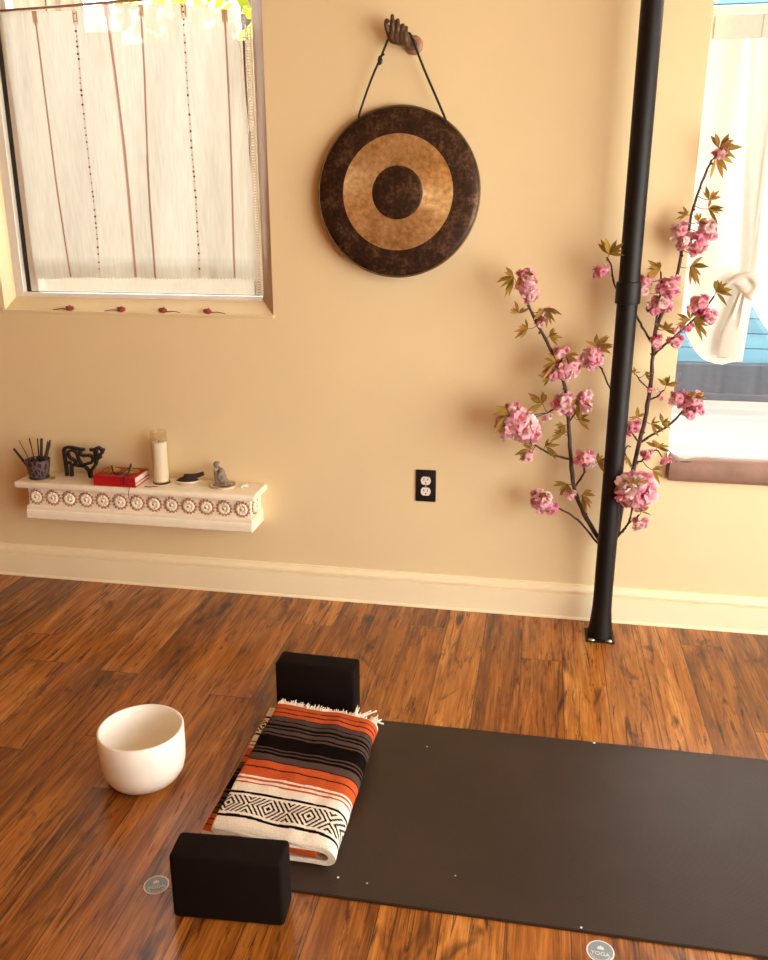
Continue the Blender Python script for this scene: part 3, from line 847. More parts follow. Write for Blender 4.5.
# dark sliver
bm = B(); tube(bm, catmull([(-.026, -.003, .0016), (-.008, -.005, .0016), (.004, .0, .0018), (.022, .001, .0016)]), .0016, .0010, 6)
tag(obj('twig', bm, MT['twig'], None, on_shelf(-.952, -.115), smooth=True), 'tiny dark twig lying on the shelf in front of the candle', 'twig')
# dish
t = thing('shell_dish', 'small pale dish holding dark ash and a feather beside the figurine', 'dish', on_shelf(-.842, -.062), (0, 0, .1))
t.scale = (1.15,) * 3
def ell(bm, prof, sx, sy, tip):
    lathe(bm, prof, 32)
    for v in bm.verts:
        s = max(0, v.co.x); v.co.x *= sx; v.co.y *= sy; v.co.z += tip * (s / .04) ** 2
bm = B(); ell(bm, [(0, 0), (.018, .0), (.028, .004), (.038, .012), (.0385, .014), (.035, .0135), (.026, .007), (0, .005)], 1.05, .62, .002); obj('bowl', bm, MT['dishpale'], t, smooth=50)
bm = B(); ell(bm, [(0, .026), (.012, .025), (.024, .020), (.035, .0125), (0, .0068)], 1.02, .6, .002); obj('ash', bm, MT['dishdark'], t, smooth=50)
bm = B(); tube(bm, catmull([(-.01, .004, .022), (.02, .006, .024), (.036, .008, .028), (.050, .009, .034)]), .0100, .0060, 8); obj('feather_tip', bm, MT['dishdark'], t, smooth=True)
# figurine on coaster
t = thing('round_coaster', 'flat round coaster under the grey seated figurine', 'coaster', on_shelf(-.712, -.062))
bm = B(); lathe(bm, [(0, .0), (.044, 0), (.046, .003), (.045, .006), (.0425, .0065), (.040, .004), (0, .004)], 40); obj('disc', bm, MT['dishpale'], t, smooth=50)
bm = B(); tube(bm, [(.0445 * cos(2 * pi * k / 40), .0445 * sin(2 * pi * k / 40), .006) for k in range(41)], .0022, seg=6, cap=False); obj('rim', bm, MT['coaster'], t, smooth=True)
bm = B()
def cap(a, b, r0, r1): tube(bm, [a, tuple((a[i] + b[i]) / 2 for i in range(3)), b], r0, r1, 10); ball(bm, a, r0); ball(bm, b, r1)
ball(bm, (.010, 0, .014), .015, 12, 8, (1.15, 1, .85))                    # hips
cap((.010, 0, .016), (.001, -.001, .050), .0130, .0118)                    # back
cap((.004, -.012, .052), (-.003, .011, .052), .0075, .0075)                # shoulders
cap((.000, 0, .056), (-.007, -.001, .066), .0055, .0055)                   # neck
ball(bm, (-.014, -.002, .073), .0105, 12, 9, (1., .92, 1.12)); ball(bm, (-.006, -.001, .079), .0055)   # bowed head, bun
ball(bm, (-.0235, -.0025, .071), .0022); ball(bm, (-.014, -.0125, .073), .0022); ball(bm, (-.014, .0085, .073), .0022)   # nose, ears
cap((.008, -.008, .013), (-.016, -.010, .043), .0085, .0068); cap((-.016, -.010, .043), (-.015, -.010, .006), .0062, .0050); cap((-.015, -.010, .005), (-.025, -.011, .0035), .0042, .0034)   # raised knee, shin, foot
cap((.008, .006, .011), (.018, -.020, .009), .0085, .0068); cap((.018, -.020, .009), (-.004, -.022, .006), .0062, .0046); cap((.014, -.012, .010), (.032, -.006, .008), .0075, .006)        # folded leg
cap((.004, -.013, .052), (-.002, -.018, .040), .0056, .0050); cap((-.002, -.018, .040), (-.017, -.013, .050), .0046, .0040); cap((-.017, -.013, .050), (-.019, -.009, .061), .0036, .0034)   # near arm, hand at cheek
cap((-.003, .011, .051), (-.010, .008, .044), .0054, .0048); cap((-.010, .008, .044), (-.020, -.006, .048), .0044, .0038)                                                               # far arm across the knee
for v in bm.verts: v.co = v.co * 1.02
o = obj('seated_figurine', bm, MT['stone'], None, on_shelf(-.716, -.060, .0035)); remesh(o, .0016, 2)
tag(o, 'small grey seated figurine resting its head on a raised knee', 'figurine')
bm = B(); ball(bm, (0, 0, .006), .0075, 8, 5, (1.2, 1, .8)); ball(bm, (.009, .003, .004), .005, 6, 4); ball(bm, (-.006, -.006, .0035), .0042, 6, 4)
tag(obj('crystal_cluster', bm, MT['crystal'], None, on_shelf(-.634, -.060)), 'small clear crystal at the right end of the shelf', 'crystal')
bm = B(); lathe(bm, [(0, 0), (.008, 0), (.010, .005), (.006, .009), (0, .010)], 14)
tag(obj('brass_trinket', bm, MT['brass'], None, on_shelf(-1.346, -.088), smooth=50), 'tiny brass trinket beside the mosaic cup', 'trinket')

# ------------------------------------------------------------------ cherry blossom branches
BR = {
 'left': {
  'st': [
   ('stem', [(0.608,-0.088,0.298),(0.572,-0.088,0.348),(0.53,-0.085,0.417),(0.5,-0.085,0.477),(0.483,-0.09,0.549),(0.47,-0.095,0.643),(0.46,-0.1,0.735),(0.445,-0.1,0.827),(0.408,-0.105,0.911),(0.38,-0.11,0.972),(0.35,-0.115,1.024),(0.33,-0.12,1.06),(0.313,-0.12,1.098)], 0.0079, 0.0039),
   ('twig', [(0.473,-0.093,0.599),(0.441,-0.1,0.606),(0.416,-0.11,0.615),(0.387,-0.12,0.632),(0.358,-0.13,0.653)], 0.0039, 0.003),
   ('twig', [(0.609,-0.085,0.287),(0.568,-0.08,0.327),(0.522,-0.09,0.384),(0.478,-0.1,0.419),(0.445,-0.11,0.438),(0.413,-0.115,0.448)], 0.0042, 0.0027),
   ('twig', [(0.498,-0.087,0.508),(0.511,-0.1,0.54),(0.519,-0.11,0.564),(0.513,-0.12,0.599)], 0.0039, 0.0027),
   ('twig', [(0.458,-0.1,0.741),(0.439,-0.11,0.752),(0.416,-0.115,0.765),(0.395,-0.12,0.753)], 0.0033, 0.0024),
   ('twig', [(0.459,-0.1,0.715),(0.478,-0.11,0.751),(0.494,-0.12,0.782)], 0.003, 0.0024),
   ('twig', [(0.422,-0.104,0.88),(0.426,-0.115,0.913),(0.427,-0.12,0.944)], 0.0027, 0.0021),
   ('twig', [(0.515,-0.085,0.451),(0.497,-0.1,0.472),(0.483,-0.11,0.485)], 0.0027, 0.0021),
  ],
  'bl': [
   ((0.311, -0.13, 1.149), 0.0284, 0.0389),
   ((0.325, -0.13, 1.112), 0.024, 0.024),
   ((0.301, -0.125, 1.169), 0.0239, 0.0239),
   ((0.369, -0.12, 1.055), 0.0257, 0.0242),
   ((0.356, -0.12, 1.034), 0.0182, 0.0152),
   ((0.423, -0.125, 0.945), 0.0244, 0.0183),
   ((0.433, -0.13, 0.891), 0.0397, 0.0306),
   ((0.4, -0.125, 0.877), 0.0246, 0.0215),
   ((0.459, -0.13, 0.904), 0.0274, 0.0274),
   ((0.445, -0.13, 0.786), 0.034, 0.034),
   ((0.502, -0.125, 0.793), 0.0277, 0.0339),
   ((0.393, -0.125, 0.738), 0.0156, 0.0156),
   ((0.518, -0.13, 0.612), 0.0329, 0.0282),
   ((0.48, -0.115, 0.486), 0.0208, 0.016),
   ((0.396, -0.125, 0.457), 0.0322, 0.0322),
   ((0.376, -0.12, 0.475), 0.0226, 0.0258),
   ((0.42, -0.125, 0.438), 0.0258, 0.0193),
   ((0.305, -0.14, 0.715), 0.0564, 0.047),
   ((0.284, -0.135, 0.767), 0.025, 0.0219),
   ((0.261, -0.135, 0.715), 0.0283, 0.0252),
   ((0.343, -0.14, 0.694), 0.0345, 0.0345),
   ((0.275, -0.14, 0.685), 0.0283, 0.022),
   ((0.338, -0.13, 0.613), 0.0222, 0.0222),
  ],
  'lf': [
   ((0.272, -0.13, 1.166), 0.0449, 5, 200),
   ((0.301, -0.14, 1.182), 0.0386, 4, 300),
   ((0.291, -0.12, 1.059), 0.0395, 3, 110),
   ((0.321, -0.12, 1.012), 0.0366, 3, 160),
   ((0.368, -0.135, 1.077), 0.042, 5, 300),
   ((0.385, -0.115, 0.991), 0.0335, 3, 20),
   ((0.41, -0.145, 0.914), 0.0456, 4, 190),
   ((0.392, -0.13, 0.862), 0.0308, 2, 160),
   ((0.439, -0.14, 0.939), 0.0394, 4, 330),
   ((0.378, -0.125, 0.782), 0.0498, 5, 150),
   ((0.48, -0.14, 0.808), 0.046, 5, 300),
   ((0.489, -0.11, 0.732), 0.0375, 4, 30),
   ((0.449, -0.105, 0.684), 0.041, 5, 140),
   ((0.279, -0.155, 0.749), 0.0529, 5, 200),
   ((0.349, -0.135, 0.635), 0.041, 4, 170),
   ((0.392, -0.12, 0.646), 0.0379, 3, 20),
   ((0.556, -0.12, 0.602), 0.0346, 4, 20),
   ((0.469, -0.1, 0.518), 0.0385, 5, 240),
   ((0.518, -0.1, 0.483), 0.0386, 4, 340),
   ((0.385, -0.13, 0.492), 0.0321, 4, 290),
   ((0.444, -0.11, 0.714), 0.0251, 2, 200),
  ]},
 'right': {
  'st': [
   ('stem', [(0.609,-0.085,0.29),(0.637,-0.085,0.338),(0.647,-0.085,0.452),(0.671,-0.085,0.571),(0.682,-0.085,0.657),(0.693,-0.085,0.735),(0.699,-0.085,0.833),(0.699,-0.085,0.941),(0.701,-0.08,1.013),(0.72,-0.07,1.077),(0.747,-0.065,1.162),(0.756,-0.06,1.246),(0.767,-0.06,1.28),(0.774,-0.055,1.347),(0.782,-0.055,1.386),(0.797,-0.055,1.449),(0.814,-0.055,1.494)], 0.0082, 0.003),
   ('twig', [(0.699,-0.08,0.973),(0.697,-0.09,1.02),(0.701,-0.1,1.089),(0.701,-0.1,1.147),(0.697,-0.1,1.184)], 0.0039, 0.0024),
   ('twig', [(0.696,-0.085,0.932),(0.73,-0.09,0.97),(0.774,-0.095,1.016),(0.824,-0.1,1.071),(0.853,-0.1,1.118)], 0.0042, 0.0024),
   ('twig', [(0.69,-0.082,0.976),(0.666,-0.08,1.012),(0.643,-0.075,1.05),(0.607,-0.068,1.099),(0.571,-0.075,1.14),(0.552,-0.12,1.201),(0.538,-0.14,1.225)], 0.0036, 0.0027),
   ('twig', [(0.689,-0.085,0.664),(0.718,-0.09,0.689),(0.767,-0.1,0.726),(0.796,-0.1,0.765),(0.814,-0.1,0.781)], 0.0042, 0.0024),
   ('twig', [(0.702,-0.085,0.799),(0.724,-0.09,0.813),(0.737,-0.095,0.83)], 0.003, 0.0021),
   ('twig', [(0.7,-0.085,0.83),(0.689,-0.09,0.84),(0.669,-0.1,0.856),(0.653,-0.1,0.878)], 0.0027, 0.0018),
   ('twig', [(0.681,-0.085,0.663),(0.66,-0.1,0.689),(0.641,-0.11,0.726)], 0.0033, 0.0024),
   ('twig', [(0.673,-0.085,0.578),(0.652,-0.1,0.604),(0.64,-0.105,0.631),(0.644,-0.105,0.654),(0.657,-0.1,0.65)], 0.003, 0.0021),
   ('twig', [(0.678,-0.085,0.598),(0.692,-0.095,0.605),(0.705,-0.1,0.62),(0.733,-0.1,0.644),(0.753,-0.1,0.622)], 0.003, 0.0021),
   ('twig', [(0.637,-0.085,0.338),(0.658,-0.1,0.373),(0.668,-0.11,0.398),(0.687,-0.12,0.42),(0.697,-0.125,0.435)], 0.0042, 0.0027),
   ('twig', [(0.668,-0.11,0.398),(0.672,-0.13,0.436),(0.675,-0.15,0.493)], 0.0036, 0.0027),
   ('twig', [(0.652,-0.08,0.693),(0.617,-0.066,0.759),(0.581,-0.068,0.828),(0.555,-0.09,0.882),(0.53,-0.12,0.917)], 0.0033, 0.0024),
  ],
  'bl': [
   ((0.835, -0.06, 1.513), 0.0227, 0.017),
   ((0.745, -0.065, 1.297), 0.0263, 0.0292),
   ((0.758, -0.07, 1.272), 0.0234, 0.0263),
   ((0.82, -0.065, 1.3), 0.0291, 0.032),
   ((0.795, -0.07, 1.266), 0.0321, 0.0321),
   ((0.795, -0.07, 1.238), 0.0176, 0.0147),
   ((0.656, -0.11, 1.159), 0.0235, 0.0235),
   ((0.656, -0.11, 1.127), 0.0118, 0.0118),
   ((0.723, -0.11, 1.143), 0.0323, 0.0293),
   ((0.739, -0.105, 1.16), 0.0176, 0.0176),
   ((0.708, -0.11, 1.093), 0.0355, 0.0266),
   ((0.686, -0.11, 1.078), 0.0207, 0.0178),
   ((0.815, -0.11, 1.092), 0.0293, 0.0293),
   ((0.844, -0.11, 1.058), 0.0235, 0.0206),
   ((0.787, -0.1, 1.026), 0.0208, 0.0149),
   ((0.759, -0.1, 1.02), 0.0179, 0.0149),
   ((0.757, -0.1, 0.981), 0.024, 0.021),
   ((0.702, -0.1, 0.979), 0.018, 0.024),
   ((0.782, -0.105, 0.809), 0.0259, 0.0274),
   ((0.825, -0.11, 0.803), 0.0303, 0.0303),
   ((0.818, -0.11, 0.765), 0.0229, 0.0183),
   ((0.856, -0.1, 0.77), 0.0098, 0.0091),
   ((0.698, -0.1, 0.833), 0.008, 0.0073),
   ((0.718, -0.1, 0.837), 0.0079, 0.0079),
   ((0.732, -0.1, 0.809), 0.008, 0.0092),
   ((0.656, -0.115, 0.715), 0.0247, 0.0247),
   ((0.706, -0.105, 0.631), 0.0187, 0.0187),
   ((0.766, -0.1, 0.61), 0.0172, 0.0156),
   ((0.676, -0.165, 0.531), 0.0557, 0.0526),
   ((0.65, -0.17, 0.511), 0.0279, 0.031),
   ((0.698, -0.165, 0.551), 0.0309, 0.0339),
   ((0.702, -0.13, 0.407), 0.027, 0.0222),
   ((0.527, -0.12, 1.186), 0.0265, 0.0206),
   ((0.519, -0.125, 0.933), 0.0333, 0.0303),
   ((0.512, -0.125, 0.908), 0.0243, 0.0182),
  ],
  'lf': [
   ((0.829, -0.06, 1.523), 0.051, 6, 60),
   ((0.823, -0.06, 1.505), 0.0455, 3, 330),
   ((0.817, -0.06, 1.386), 0.0375, 2, 70),
   ((0.817, -0.06, 1.361), 0.0376, 3, 10),
   ((0.76, -0.06, 1.344), 0.0262, 3, 150),
   ((0.793, -0.06, 1.325), 0.0291, 3, 60),
   ((0.781, -0.075, 1.198), 0.0441, 4, 340),
   ((0.693, -0.11, 1.191), 0.0438, 5, 160),
   ((0.722, -0.1, 1.016), 0.0359, 5, 60),
   ((0.805, -0.1, 1.041), 0.0415, 4, 0),
   ((0.857, -0.1, 1.129), 0.0468, 5, 40),
   ((0.793, -0.1, 1.047), 0.0385, 3, 150),
   ((0.646, -0.1, 0.883), 0.0214, 3, 100),
   ((0.679, -0.1, 0.881), 0.0213, 2, 20),
   ((0.744, -0.1, 0.847), 0.0335, 5, 80),
   ((0.821, -0.13, 0.819), 0.0331, 4, 60),
   ((0.67, -0.1, 0.744), 0.0309, 3, 130),
   ((0.711, -0.095, 0.725), 0.0372, 3, 20),
   ((0.743, -0.1, 0.728), 0.0339, 3, 50),
   ((0.649, -0.11, 0.62), 0.025, 3, 230),
   ((0.735, -0.1, 0.651), 0.0405, 5, 70),
   ((0.727, -0.1, 0.579), 0.0345, 3, 10),
   ((0.671, -0.205, 0.553), 0.0396, 5, 110),
   ((0.7, -0.14, 0.451), 0.0346, 5, 80),
   ((0.542, -0.15, 1.234), 0.055, 5, 70),
   ((0.526, -0.13, 0.964), 0.0482, 5, 60),
  ]},
}
PINKS = [(.82, .34, .42), (.86, .44, .49), (.76, .25, .35), (.92, .60, .61), (.84, .38, .45), (.90, .52, .56)]
def set_cols(me, cols):
    at = me.color_attributes.new('Col', 'FLOAT_COLOR', 'POINT'); at.data.foreach_set('color', [c for q in cols for c in (*q, 1.)])
def blossom_mesh(rx, rz, rn):
    vs, fs, cs = [], [], []
    R = (rx + rz) / 2
    nf = max(1, int(round((R / .011) ** 1.7)))               # florets in the pompom
    cents = []
    if nf <= 1: cents = [(V((0, 0, 0)), R * .95)]
    else:
        for k in range(nf):
            a = k * 2.39996; zc = 1 - 2 * (k + .5) / nf; q = math.sqrt(1 - zc * zc)
            d = V((q * cos(a), q * sin(a) * .8, zc)); fr_ = R * (.60 if nf < 5 else .48)
            cents.append((V((d.x * (rx - fr_ * .8), d.y * (R - fr_ * .8), d.z * (rz - fr_ * .8))) , fr_))
    for c, fr_ in cents:
        axis = (c.normalized() if c.length > 1e-5 else V((0, -1, 0))) + V((rn.gauss(0, .25), rn.gauss(0, .25) - .35, rn.gauss(0, .25))); axis.normalize()
        tint = rn.choice(PINKS); npet = 30 if R > .012 else 18
        if R < .006: npet = 8
        u0 = axis.orthogonal().normalized(); w0 = axis.cross(u0)
        for k in range(npet):
            f = (k + .5) / npet; el = 1.35 - 1.9 * f + rn.uniform(-.28, .28); az = k * 2.39996 + rn.uniform(-.4, .4)
            d = (u0 * cos(az) + w0 * sin(az)) * cos(el) + axis * sin(el)
            side = d.cross(axis).normalized() if abs(d.dot(axis)) < .99 else u0
            nrm = side.cross(d).normalized()
            L = fr_ * rn.uniform(.72, 1.18); wd = L * rn.uniform(.30, .46)
            b = len(vs); j = rn.uniform(.82, 1.15)
            rows = ((.12, .18, .0), (.5, .85, .10), (.82, 1., .06), (1., .55, -.10))
            for s, w, cup in rows:
                for q in (-1, 0, 1):
                    p = c + d * L * s + side * wd * w * q + nrm * L * (cup - .12 * abs(q) * w + rn.uniform(-.09, .09))
                    if s == 1. and q == 0: p -= d * L * .10       # notch
                    vs.append(p); sh_ = .72 + .5 * s
                    cs.append([min(.95, t_ * j * (sh_ if i_ else .9 + .15 * s)) for i_, t_ in enumerate(tint)])
            for r in range(3):
                for q in range(2):
                    a = b + r * 3 + q; fs.append((a, a + 1, a + 4, a + 3))
    me = bpy.data.meshes.new('blossom'); me.from_pydata([tuple(v) for v in vs], [], fs); set_cols(me, cs)
    me.polygons.foreach_set('use_smooth', [True] * len(fs)); return me
LEAFC = [(.26, .16, .034), (.34, .21, .05), (.20, .14, .028), (.38, .19, .065), (.34, .24, .05)]
def leaf_mesh(L, n, ang, rn):
    vs, fs, cs = [], [], []
    for k in range(n):
        a = radians(ang + (k - (n - 1) / 2) * (150 / max(n, 1)) + rn.uniform(-14, 14))
        d = V((cos(a), rn.uniform(-.75, .1), sin(a))).normalized()
        side = d.cross(V((rn.uniform(-.4, .4), -1, rn.uniform(-.4, .4)))).normalized(); nrm = side.cross(d).normalized()
        l = L * rn.uniform(.75, 1.12); w = l * rn.uniform(.10, .145); tint = V(rn.choice(LEAFC)) * rn.uniform(.8, 1.2)
        droop = rn.uniform(.05, .35); b = len(vs)
        for s, ww in ((0, .06), (.12, .25), (.35, .9), (.55, 1.), (.78, .62), (1., .03)):
            ctr = d * l * s + V((0, 0, -1)) * l * droop * s * s
            for q in (-1, 0, 1):
                vs.append(tuple(ctr + side * w * ww * q + nrm * (w * ww * .35 * abs(q)))); cs.append(tint * (1.25 if q == 0 else 1.))
        for r in range(5):
            for q in range(2):
                i = b + r * 3 + q; fs.append((i, i + 1, i + 4, i + 3))
    me = bpy.data.meshes.new('leaf_spray'); me.from_pydata(vs, [], fs); set_cols(me, [tuple(c) for c in cs])
    me.polygons.foreach_set('use_smooth', [True] * len(fs)); return me
for side, lab in (('left', 'pink cherry blossom branch on the left of the black pole'), ('right', 'taller pink cherry blossom branch on the right of the black pole before the right window')):
    D = BR[side]; rn = random.Random(11 if side == 'left' else 23)
    base = V(D['st'][0][1][0])
    t = thing('blossom_branch', lab, 'branch', base)
    for nm, pts, r0, r1 in D['st']:
        bm = B(); P = catmull(pts, 4); P = [p + V((rn.uniform(-1, 1), rn.uniform(-1, 1), rn.uniform(-1, 1))) * .0012 for p in P]
        tube(bm, [p - base for p in P], r0, r1, 8, jit=.12)
        for p in P[3::5]: ball(bm, p - base + V((rn.uniform(-1, 1) * r0, -r0 * .6, 0)), r1 * 1.15, 6, 4)
        obj(nm, bm, MT['bark'], t, smooth=True)
    axis_pts = [q for nm, pts, r0, r1 in D['st'] for q in catmull(pts, 5)]
    for p, rr in [(V(p), (rx + rz) / 2) for p, rx, rz in D['bl']] + [(V(p), .002) for p, l, n, a in D['lf']]:
        q = min(axis_pts, key=lambda c: (c - p).length)
        if (q - p).length > rr + .002:
            bm = B(); mid = (p + q) / 2 + V((0, -.004, -.10 * (p - q).length))
            tube(bm, [c - base for c in catmull([q, mid, p], 4)], .0013, .0009, 6)
            obj('pedicel', bm, MT['bark'], t, smooth=True)
    for p, rx, rz in D['bl']:
        link('blossom', blossom_mesh(rx * 1.14, rz * 1.14, rn), MT['petal'], t, V(p) - base)
    for p, l, n, a in D['lf']:
        link('leaf_spray', leaf_mesh(l * 1.15, n + 3, a, rn), MT['leaf'], t, V(p) - base)

# ------------------------------------------------------------------ floor objects
bm = B()
lathe(bm, [(0, .0), (.045, .0), (.068, .004), (.088, .014), (.0995, .032), (.1045, .055), (.1062, .085), (.1065, .1445), (.1045, .147), (.1005, .147), (.0988, .1445), (.0985, .085), (.0965, .056), (.091, .037), (.080, .021), (.062, .012), (.04, .008), (0, .0075)], 96)
tag(obj('singing_bowl', bm, MT['bowl'], None, (-.557, -1.098, 0), smooth=True), 'white frosted crystal singing bowl on the wood floor', 'bowl')

bpy.data.objects['singing_bowl'].scale = (.975, .975, 1)
def block(loc, rz, lab):
    bm = B(); box(bm, (-.1145, -.037, 0), (.1145, .037, .152), .009, 4)
    tag(obj('yoga_block', bm, MT['foam'], None, loc, (0, 0, rz), smooth=30), lab, 'yoga block', 'black yoga blocks')
block((-.1945, -1.464, 0), .065, 'black foam yoga block in front of the folded blanket, nearest the viewer')
block((-.208, -.712, 0), -.027, 'black foam yoga block standing behind the folded blanket')

bm = B(); 
A = [(-.285, -1.400), (1.52, -1.404), (1.52, -.751), (-.285, -.749)]
prism(bm, A, 'z', 0, .006)
bmesh.ops.bevel(bm, geom=[e for e in bm.edges if abs(e.verts[0].co.z - e.verts[1].co.z) < 1e-6 and e.verts[0].co.z > .005], offset=.0015, segments=2, affect='EDGES')
tag(obj('yoga_mat', bm, MT['mat']), 'dark brown rubber yoga mat rolled out along the wood floor', 'yoga mat')
for x, y, r in ((.558, -.759, .0038), (-.002, -1.351, .003), (.062, -1.356, .0025), (.502, -1.396, .0028), (.123, -.853, .0022), (.243, -1.301, .002)):
    bm = B(); ball(bm, (0, 0, r * .6), r, 6, 4, (1, .8, .6))
    tag(obj('lint_speck', bm, MT['lint'], None, (x, y, .006)), 'tiny white lint speck lying on the dark yoga mat', 'lint', 'lint specks on the yoga mat')

# folded striped blanket
C_ = dict(w=(.84, .74, .60), o=(.54, .092, .024), d=(.050, .018, .014), t=(.082, .050, .040), k=(.007, .0035, .003), r=(.34, .045, .025))
bands = [(.012, 'w'), (.030, 'o'), (.034, 'd'), (.048, 'o'), (.053, 'd'), (.068, 'o'), (.071, 'd'), (.088, 't'), (.092, 'k'), (.104, 't'), (.114, 'k'), (.121, 't'), (.128, 'k'), (.143, 't'), (.150, 'k'), (.157, 't'),
         (.208, 'k'), (.213, 't'), (.221, 'k'), (.226, 't'), (.236, 'k'), (.258, 't'), (.263, 'd'), (.286, 'o'), (.291, 'd'), (.322, 'o'), (.329, 'w'), (.337, 'o'), (.345, 'w'), (.351, 'o'), (.379, 'w'), (.387, 'k'), (.394, 'w'), (.454, 'P'), (.462, 'w'), (.471, 'k'), (.60, 'w')]
def bcol(d, u):
    for e, k in bands:
        if d < e: break
    if k != 'P': return C_[k]
    P = .098; a = ((u + .035) % P) - P / 2; b = (d - .424)
    f = abs(a) + abs(b) * .78
    return C_['k'] if (f / .0123) % 1. < .5 else C_['w']
def fold_section(kind):
    """closed cross-section as (x, z, u) with u the distance across the cloth"""
    h = .0085; path = []
    if kind == 'top':
        path = [(-.300, .050), (-.24, .054), (-.15, .056), (-.07, .056), (-.048, .0545)] + [(-.044 + .0235 * sin(a), .0315 + .0225 * cos(a)) for a in [pi * q / 10 for q in range(1, 10)]] + [(-.048, .0092), (-.10, .0090), (-.20, .0090), (-.310, .0090)]
    else:
        path = [(-.326, .029), (-.22, .0325), (-.12, .0325), (-.055, .0315)]
    P = catmull([(x, 0, z) for x, z in path], 8)
    # resample fine
    L = [0]
    for a, b in zip(P, P[1:]): L.append(L[-1] + (b - a).length)
    step = .0022; n = int(L[-1] / step); Q = []; j = 0
    for i in range(n + 1):
        s = L[-1] * i / n
        while j < len(L) - 2 and L[j + 1] < s: j += 1
        f = (s - L[j]) / max(1e-9, L[j + 1] - L[j]); Q.append((P[j].lerp(P[j + 1], f), s))
    out, inn = [], []
    for i, (p, s) in enumerate(Q):
        d = (Q[min(i + 1, n)][0] - Q[max(i - 1, 0)][0]).normalized(); nr = V((-d.z, 0, d.x))
        e = min(1, min(s, L[-1] - s) / .008); hh = h * math.sqrt(max(.02, 1 - (1 - e) ** 2))
        out.append((p + nr * hh, s)); 
        if i % 4 == 0 or i == n: inn.append((p - nr * hh, s))
    return out + inn[::-1]
def yb(x): return -.802 - .125 * (x + .3)
def yf(x): return -1.306 - .10 * (x + .3)
def blanket_part(name, kind, parent, shift, rev):
    sec = fold_section(kind); ns = len(sec); nv = 300
    vs, fs, cs = [], [], []
    for r in range(nv + 1):
        v = r / nv
        for p, s in sec:
            x, z = p.x, p.z
            L = yb(x) - yf(x); d = v * L
            y = yb(x) - d
            lift = min(1, z / .05)
            z2 = z + lift * (.0045 * noise.noise((x * 9, y * 7, 3)) + .003 * noise.noise((x * 22, y * 18, 8)))
            e = min(v, 1 - v) * L
            if e < .014: z2 = .030 + (z2 - .030) * (1 - .28 * (1 - e / .014) ** 2)
            if kind == 'top': y += .006 * noise.noise((x * 12, 0, 5)) * (1 if v > .5 else -1) * abs(v - .5) * 2
            vs.append((x + .0035 * noise.noise((y * 10, z * 20, 1)), y, max(z2, .0005)))
            dd = d + .0025 * noise.noise((x * 14, d * 6, 9)) + shift
            cs.append(bcol(max(0, .515 - dd if rev else dd), s))
    for r in range(nv):
        for i in range(ns):
            a = r * ns + i; b = r * ns + (i + 1) % ns; fs.append((a, b, b + ns, a + ns))
    fs.append(tuple(range(ns))[::-1]); fs.append(tuple(range(nv * ns, nv * ns + ns)))
    me = bpy.data.meshes.new(name); me.from_pydata(vs, [], fs); set_cols(me, cs)
    me.polygons.foreach_set('use_smooth', [True] * (len(fs) - 2) + [False] * 2)
    return link(name, me, MT['wool'], parent)
bl = thing('striped_blanket', 'folded woven blanket with orange, black and white stripes on the yoga mat', 'blanket', (0, 0, .006))
blanket_part('top_fold', 'top', bl, 0, False)
o = blanket_part('inner_fold', 'inner', bl, .0, True); o['label'] = 'inner layer showing reversed stripes at the left edge'
bm = B(); rn = random.Random(5)
for k in range(260):
    x = -.296 + .282 * (k + rn.random()) / 260; y0 = yb(x) - .010; l = rn.uniform(.014, .028)
    z0 = .058 if x < -.05 else .052
    dx = rn.uniform(-.006, .006)
    tube(bm, catmull([(x, y0, z0 + rn.uniform(-.010, .003)), (x + dx * .5, y0 + l * .6, z0 - .002 + rn.uniform(-.004, .004)), (x + dx, y0 + l, z0 - rn.uniform(-.004, .016))], 3), .0023, .0014, 5)
for (x, dx, dz, l) in ((-.078, .006, .022, .02), (-.080, .012, .014, .022), (-.072, .035, .004, .030), (-.066, .045, .008, .026), (-.028, .012, -.002, .026), (-.022, .016, -.01, .02), (-.018, .018, -.02, .018)):
    y0 = yb(x) - .003
    for q in range(4):
        tube(bm, catmull([(x + q * .0018, y0, .056), (x + dx * .6 + q * .001, y0 + l * .6, .056 + dz * .7), (x + dx, y0 + l, .055 + dz + q * .001)], 3), .0020, .0012, 5)
o = obj('fringe', bm, MT['fringe'], bl, smooth=True); o['kind'] = 'stuff'; o['label'] = 'cream wool fringe'

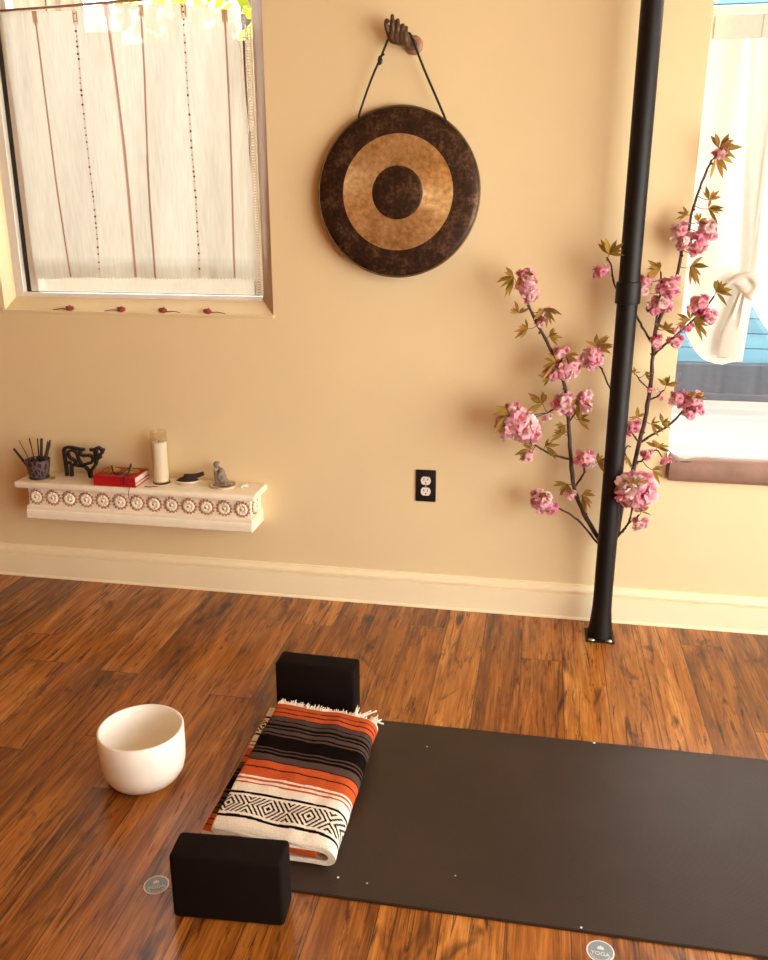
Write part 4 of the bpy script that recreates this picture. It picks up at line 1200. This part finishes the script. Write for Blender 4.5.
# round floor stickers
def sticker(loc, rz, lab):
    t = thing('floor_sticker', lab, 'sticker', loc, (0, 0, rz), 'round floor stickers')
    bm = B(); lathe(bm, [(0, 0), (.0265, 0), (.0265, .0006), (0, .0006)], 48); obj('border_disc', bm, MT['stick_white'], t)
    bm = B(); lathe(bm, [(0, .0006), (.0238, .0006), (.0238, .0009), (0, .0009)], 48); obj('grey_disc', bm, MT['stick_grey'], t)
    bm = B()
    for k in range(5):
        a = radians(90 + (k - 2) * 34); d = V((cos(a), sin(a), 0)); s = V((-d.y, d.x, 0)); c0 = V((0, .004, .0011)); l = .0105 - .0012 * abs(k - 2)
        bm.faces.new([bm.verts.new(c0), bm.verts.new(c0 + d * l * .6 + s * .0024), bm.verts.new(c0 + d * l), bm.verts.new(c0 + d * l * .6 - s * .0024)])
    tube(bm, [(.021 * cos(a), .021 * sin(a), .0009) for a in [pi * (1.15 + .7 * q / 12) for q in range(13)]], .0006, seg=4)
    obj('flower_mark', bm, MT['stick_print'], t)
    cu_ = bpy.data.curves.new('lettering', 'FONT'); cu_.body = 'YOGA'; cu_.size = .0125; cu_.align_x = 'CENTER'; cu_.align_y = 'CENTER'; cu_.extrude = .0001
    tmp = bpy.data.objects.new('lettering', cu_); COL.objects.link(tmp)
    me = bpy.data.meshes.new_from_object(tmp.evaluated_get(bpy.context.evaluated_depsgraph_get())); bpy.data.objects.remove(tmp)
    link('lettering', me, MT['stick_print'], t, (0, -.0065, .0011))
sticker((-.377, -1.432, 0), .45, 'round grey sticker with white edge on the floor left of the front block')
sticker((.537, -1.441, 0), -.1, 'round grey sticker with white edge on the floor below the yoga mat')

# ------------------------------------------------------------------ light
w = bpy.data.worlds.new('sky'); S.world = w; w.use_nodes = True
wt = w.node_tree; bg = wt.nodes['Background']
tc = wt.nodes.new('ShaderNodeTexCoord'); sx = wt.nodes.new('ShaderNodeSeparateXYZ'); wt.links.new(tc.outputs['Generated'], sx.inputs[0])
cr = wt.nodes.new('ShaderNodeValToRGB'); wt.links.new(sx.outputs[2], cr.inputs[0])
cr.color_ramp.elements[0].position = 0.; cr.color_ramp.elements[0].color = (1., .95, .86, 1)
cr.color_ramp.elements[1].position = .8; cr.color_ramp.elements[1].color = (.80, .88, .95, 1)
wt.links.new(cr.outputs[0], bg.inputs[0]); bg.inputs[1].default_value = 5.5
def light(name, ty, loc, rot, energy, col=(1, 1, 1), **kw):
    l = bpy.data.lights.new(name, ty); l.energy = energy; l.color = col
    for k, v in kw.items(): setattr(l, k, v)
    o = bpy.data.objects.new(name, l); COL.objects.link(o); o.location = loc; o.rotation_euler = rot; return o
sun = light('sun', 'SUN', (0, -6, 6), V((-.45, -.75, .95)).to_track_quat('Z', 'Y').to_euler(), 5., (1, .93, .80), angle=.01)
def portal(loc, rot, sx_, sy_):
    o = light('window_portal', 'AREA', loc, rot, 1); o.data.shape = 'RECTANGLE'; o.data.size = sx_; o.data.size_y = sy_; o.data.cycles.is_portal = True
portal(((I1['x0'] + I1['x1']) / 2, .155, 1.66), (radians(-90), 0, 0), .91, 1.2)
portal(((W2['x0'] + W2['x1']) / 2, .158, 1.415), (radians(-90), 0, 0), 1.165, 1.77)
portal((XR + .11, (W3['y0'] + W3['y1']) / 2, 1.08), (0, radians(90), 0), 2.08, 3.7)
# added warm fill lamp, out of view behind the viewer
cl = thing('added_fill_lamp', 'added round fill lamp, unseen behind the viewer', 'lamp', (1.2, -3.6, H))
bm = B(); lathe(bm, [(0, -.002), (.27, -.002), (.27, -.03), (.26, -.045), (0, -.06)], 40); obj('shade', bm, MT['white'], cl, smooth=50)
light('warm_fill_light', 'AREA', (1.2, -3.6, H - .07), (0, 0, 0), 10, (1., .52, .16), shape='DISK', size=.5)

# ------------------------------------------------------------------ camera
cam = bpy.data.cameras.new('camera'); co = bpy.data.objects.new('camera', cam); COL.objects.link(co)
cam.sensor_fit = 'HORIZONTAL'; cam.sensor_width = 36; cam.lens = 40.542; cam.clip_start = .02
p_, yw = .30631, .17879
f = V((-sin(yw) * cos(p_), cos(yw) * cos(p_), -sin(p_))); r = V((cos(yw), sin(yw), 0)); u = r.cross(f)
m = Matrix((r, u, -f)).transposed().to_4x4(); m.translation = V((.3607, -2.8079, 1.3676)); co.matrix_world = m
S.camera = co
vs_ = S.view_settings; vs_.view_transform = 'Standard'; vs_.look = 'None'; vs_.exposure = 0.86; vs_.gamma = 1; vs_.use_curve_mapping = False
S.cycles.max_bounces = 10; S.cycles.transparent_max_bounces = 16; S.cycles.diffuse_bounces = 6
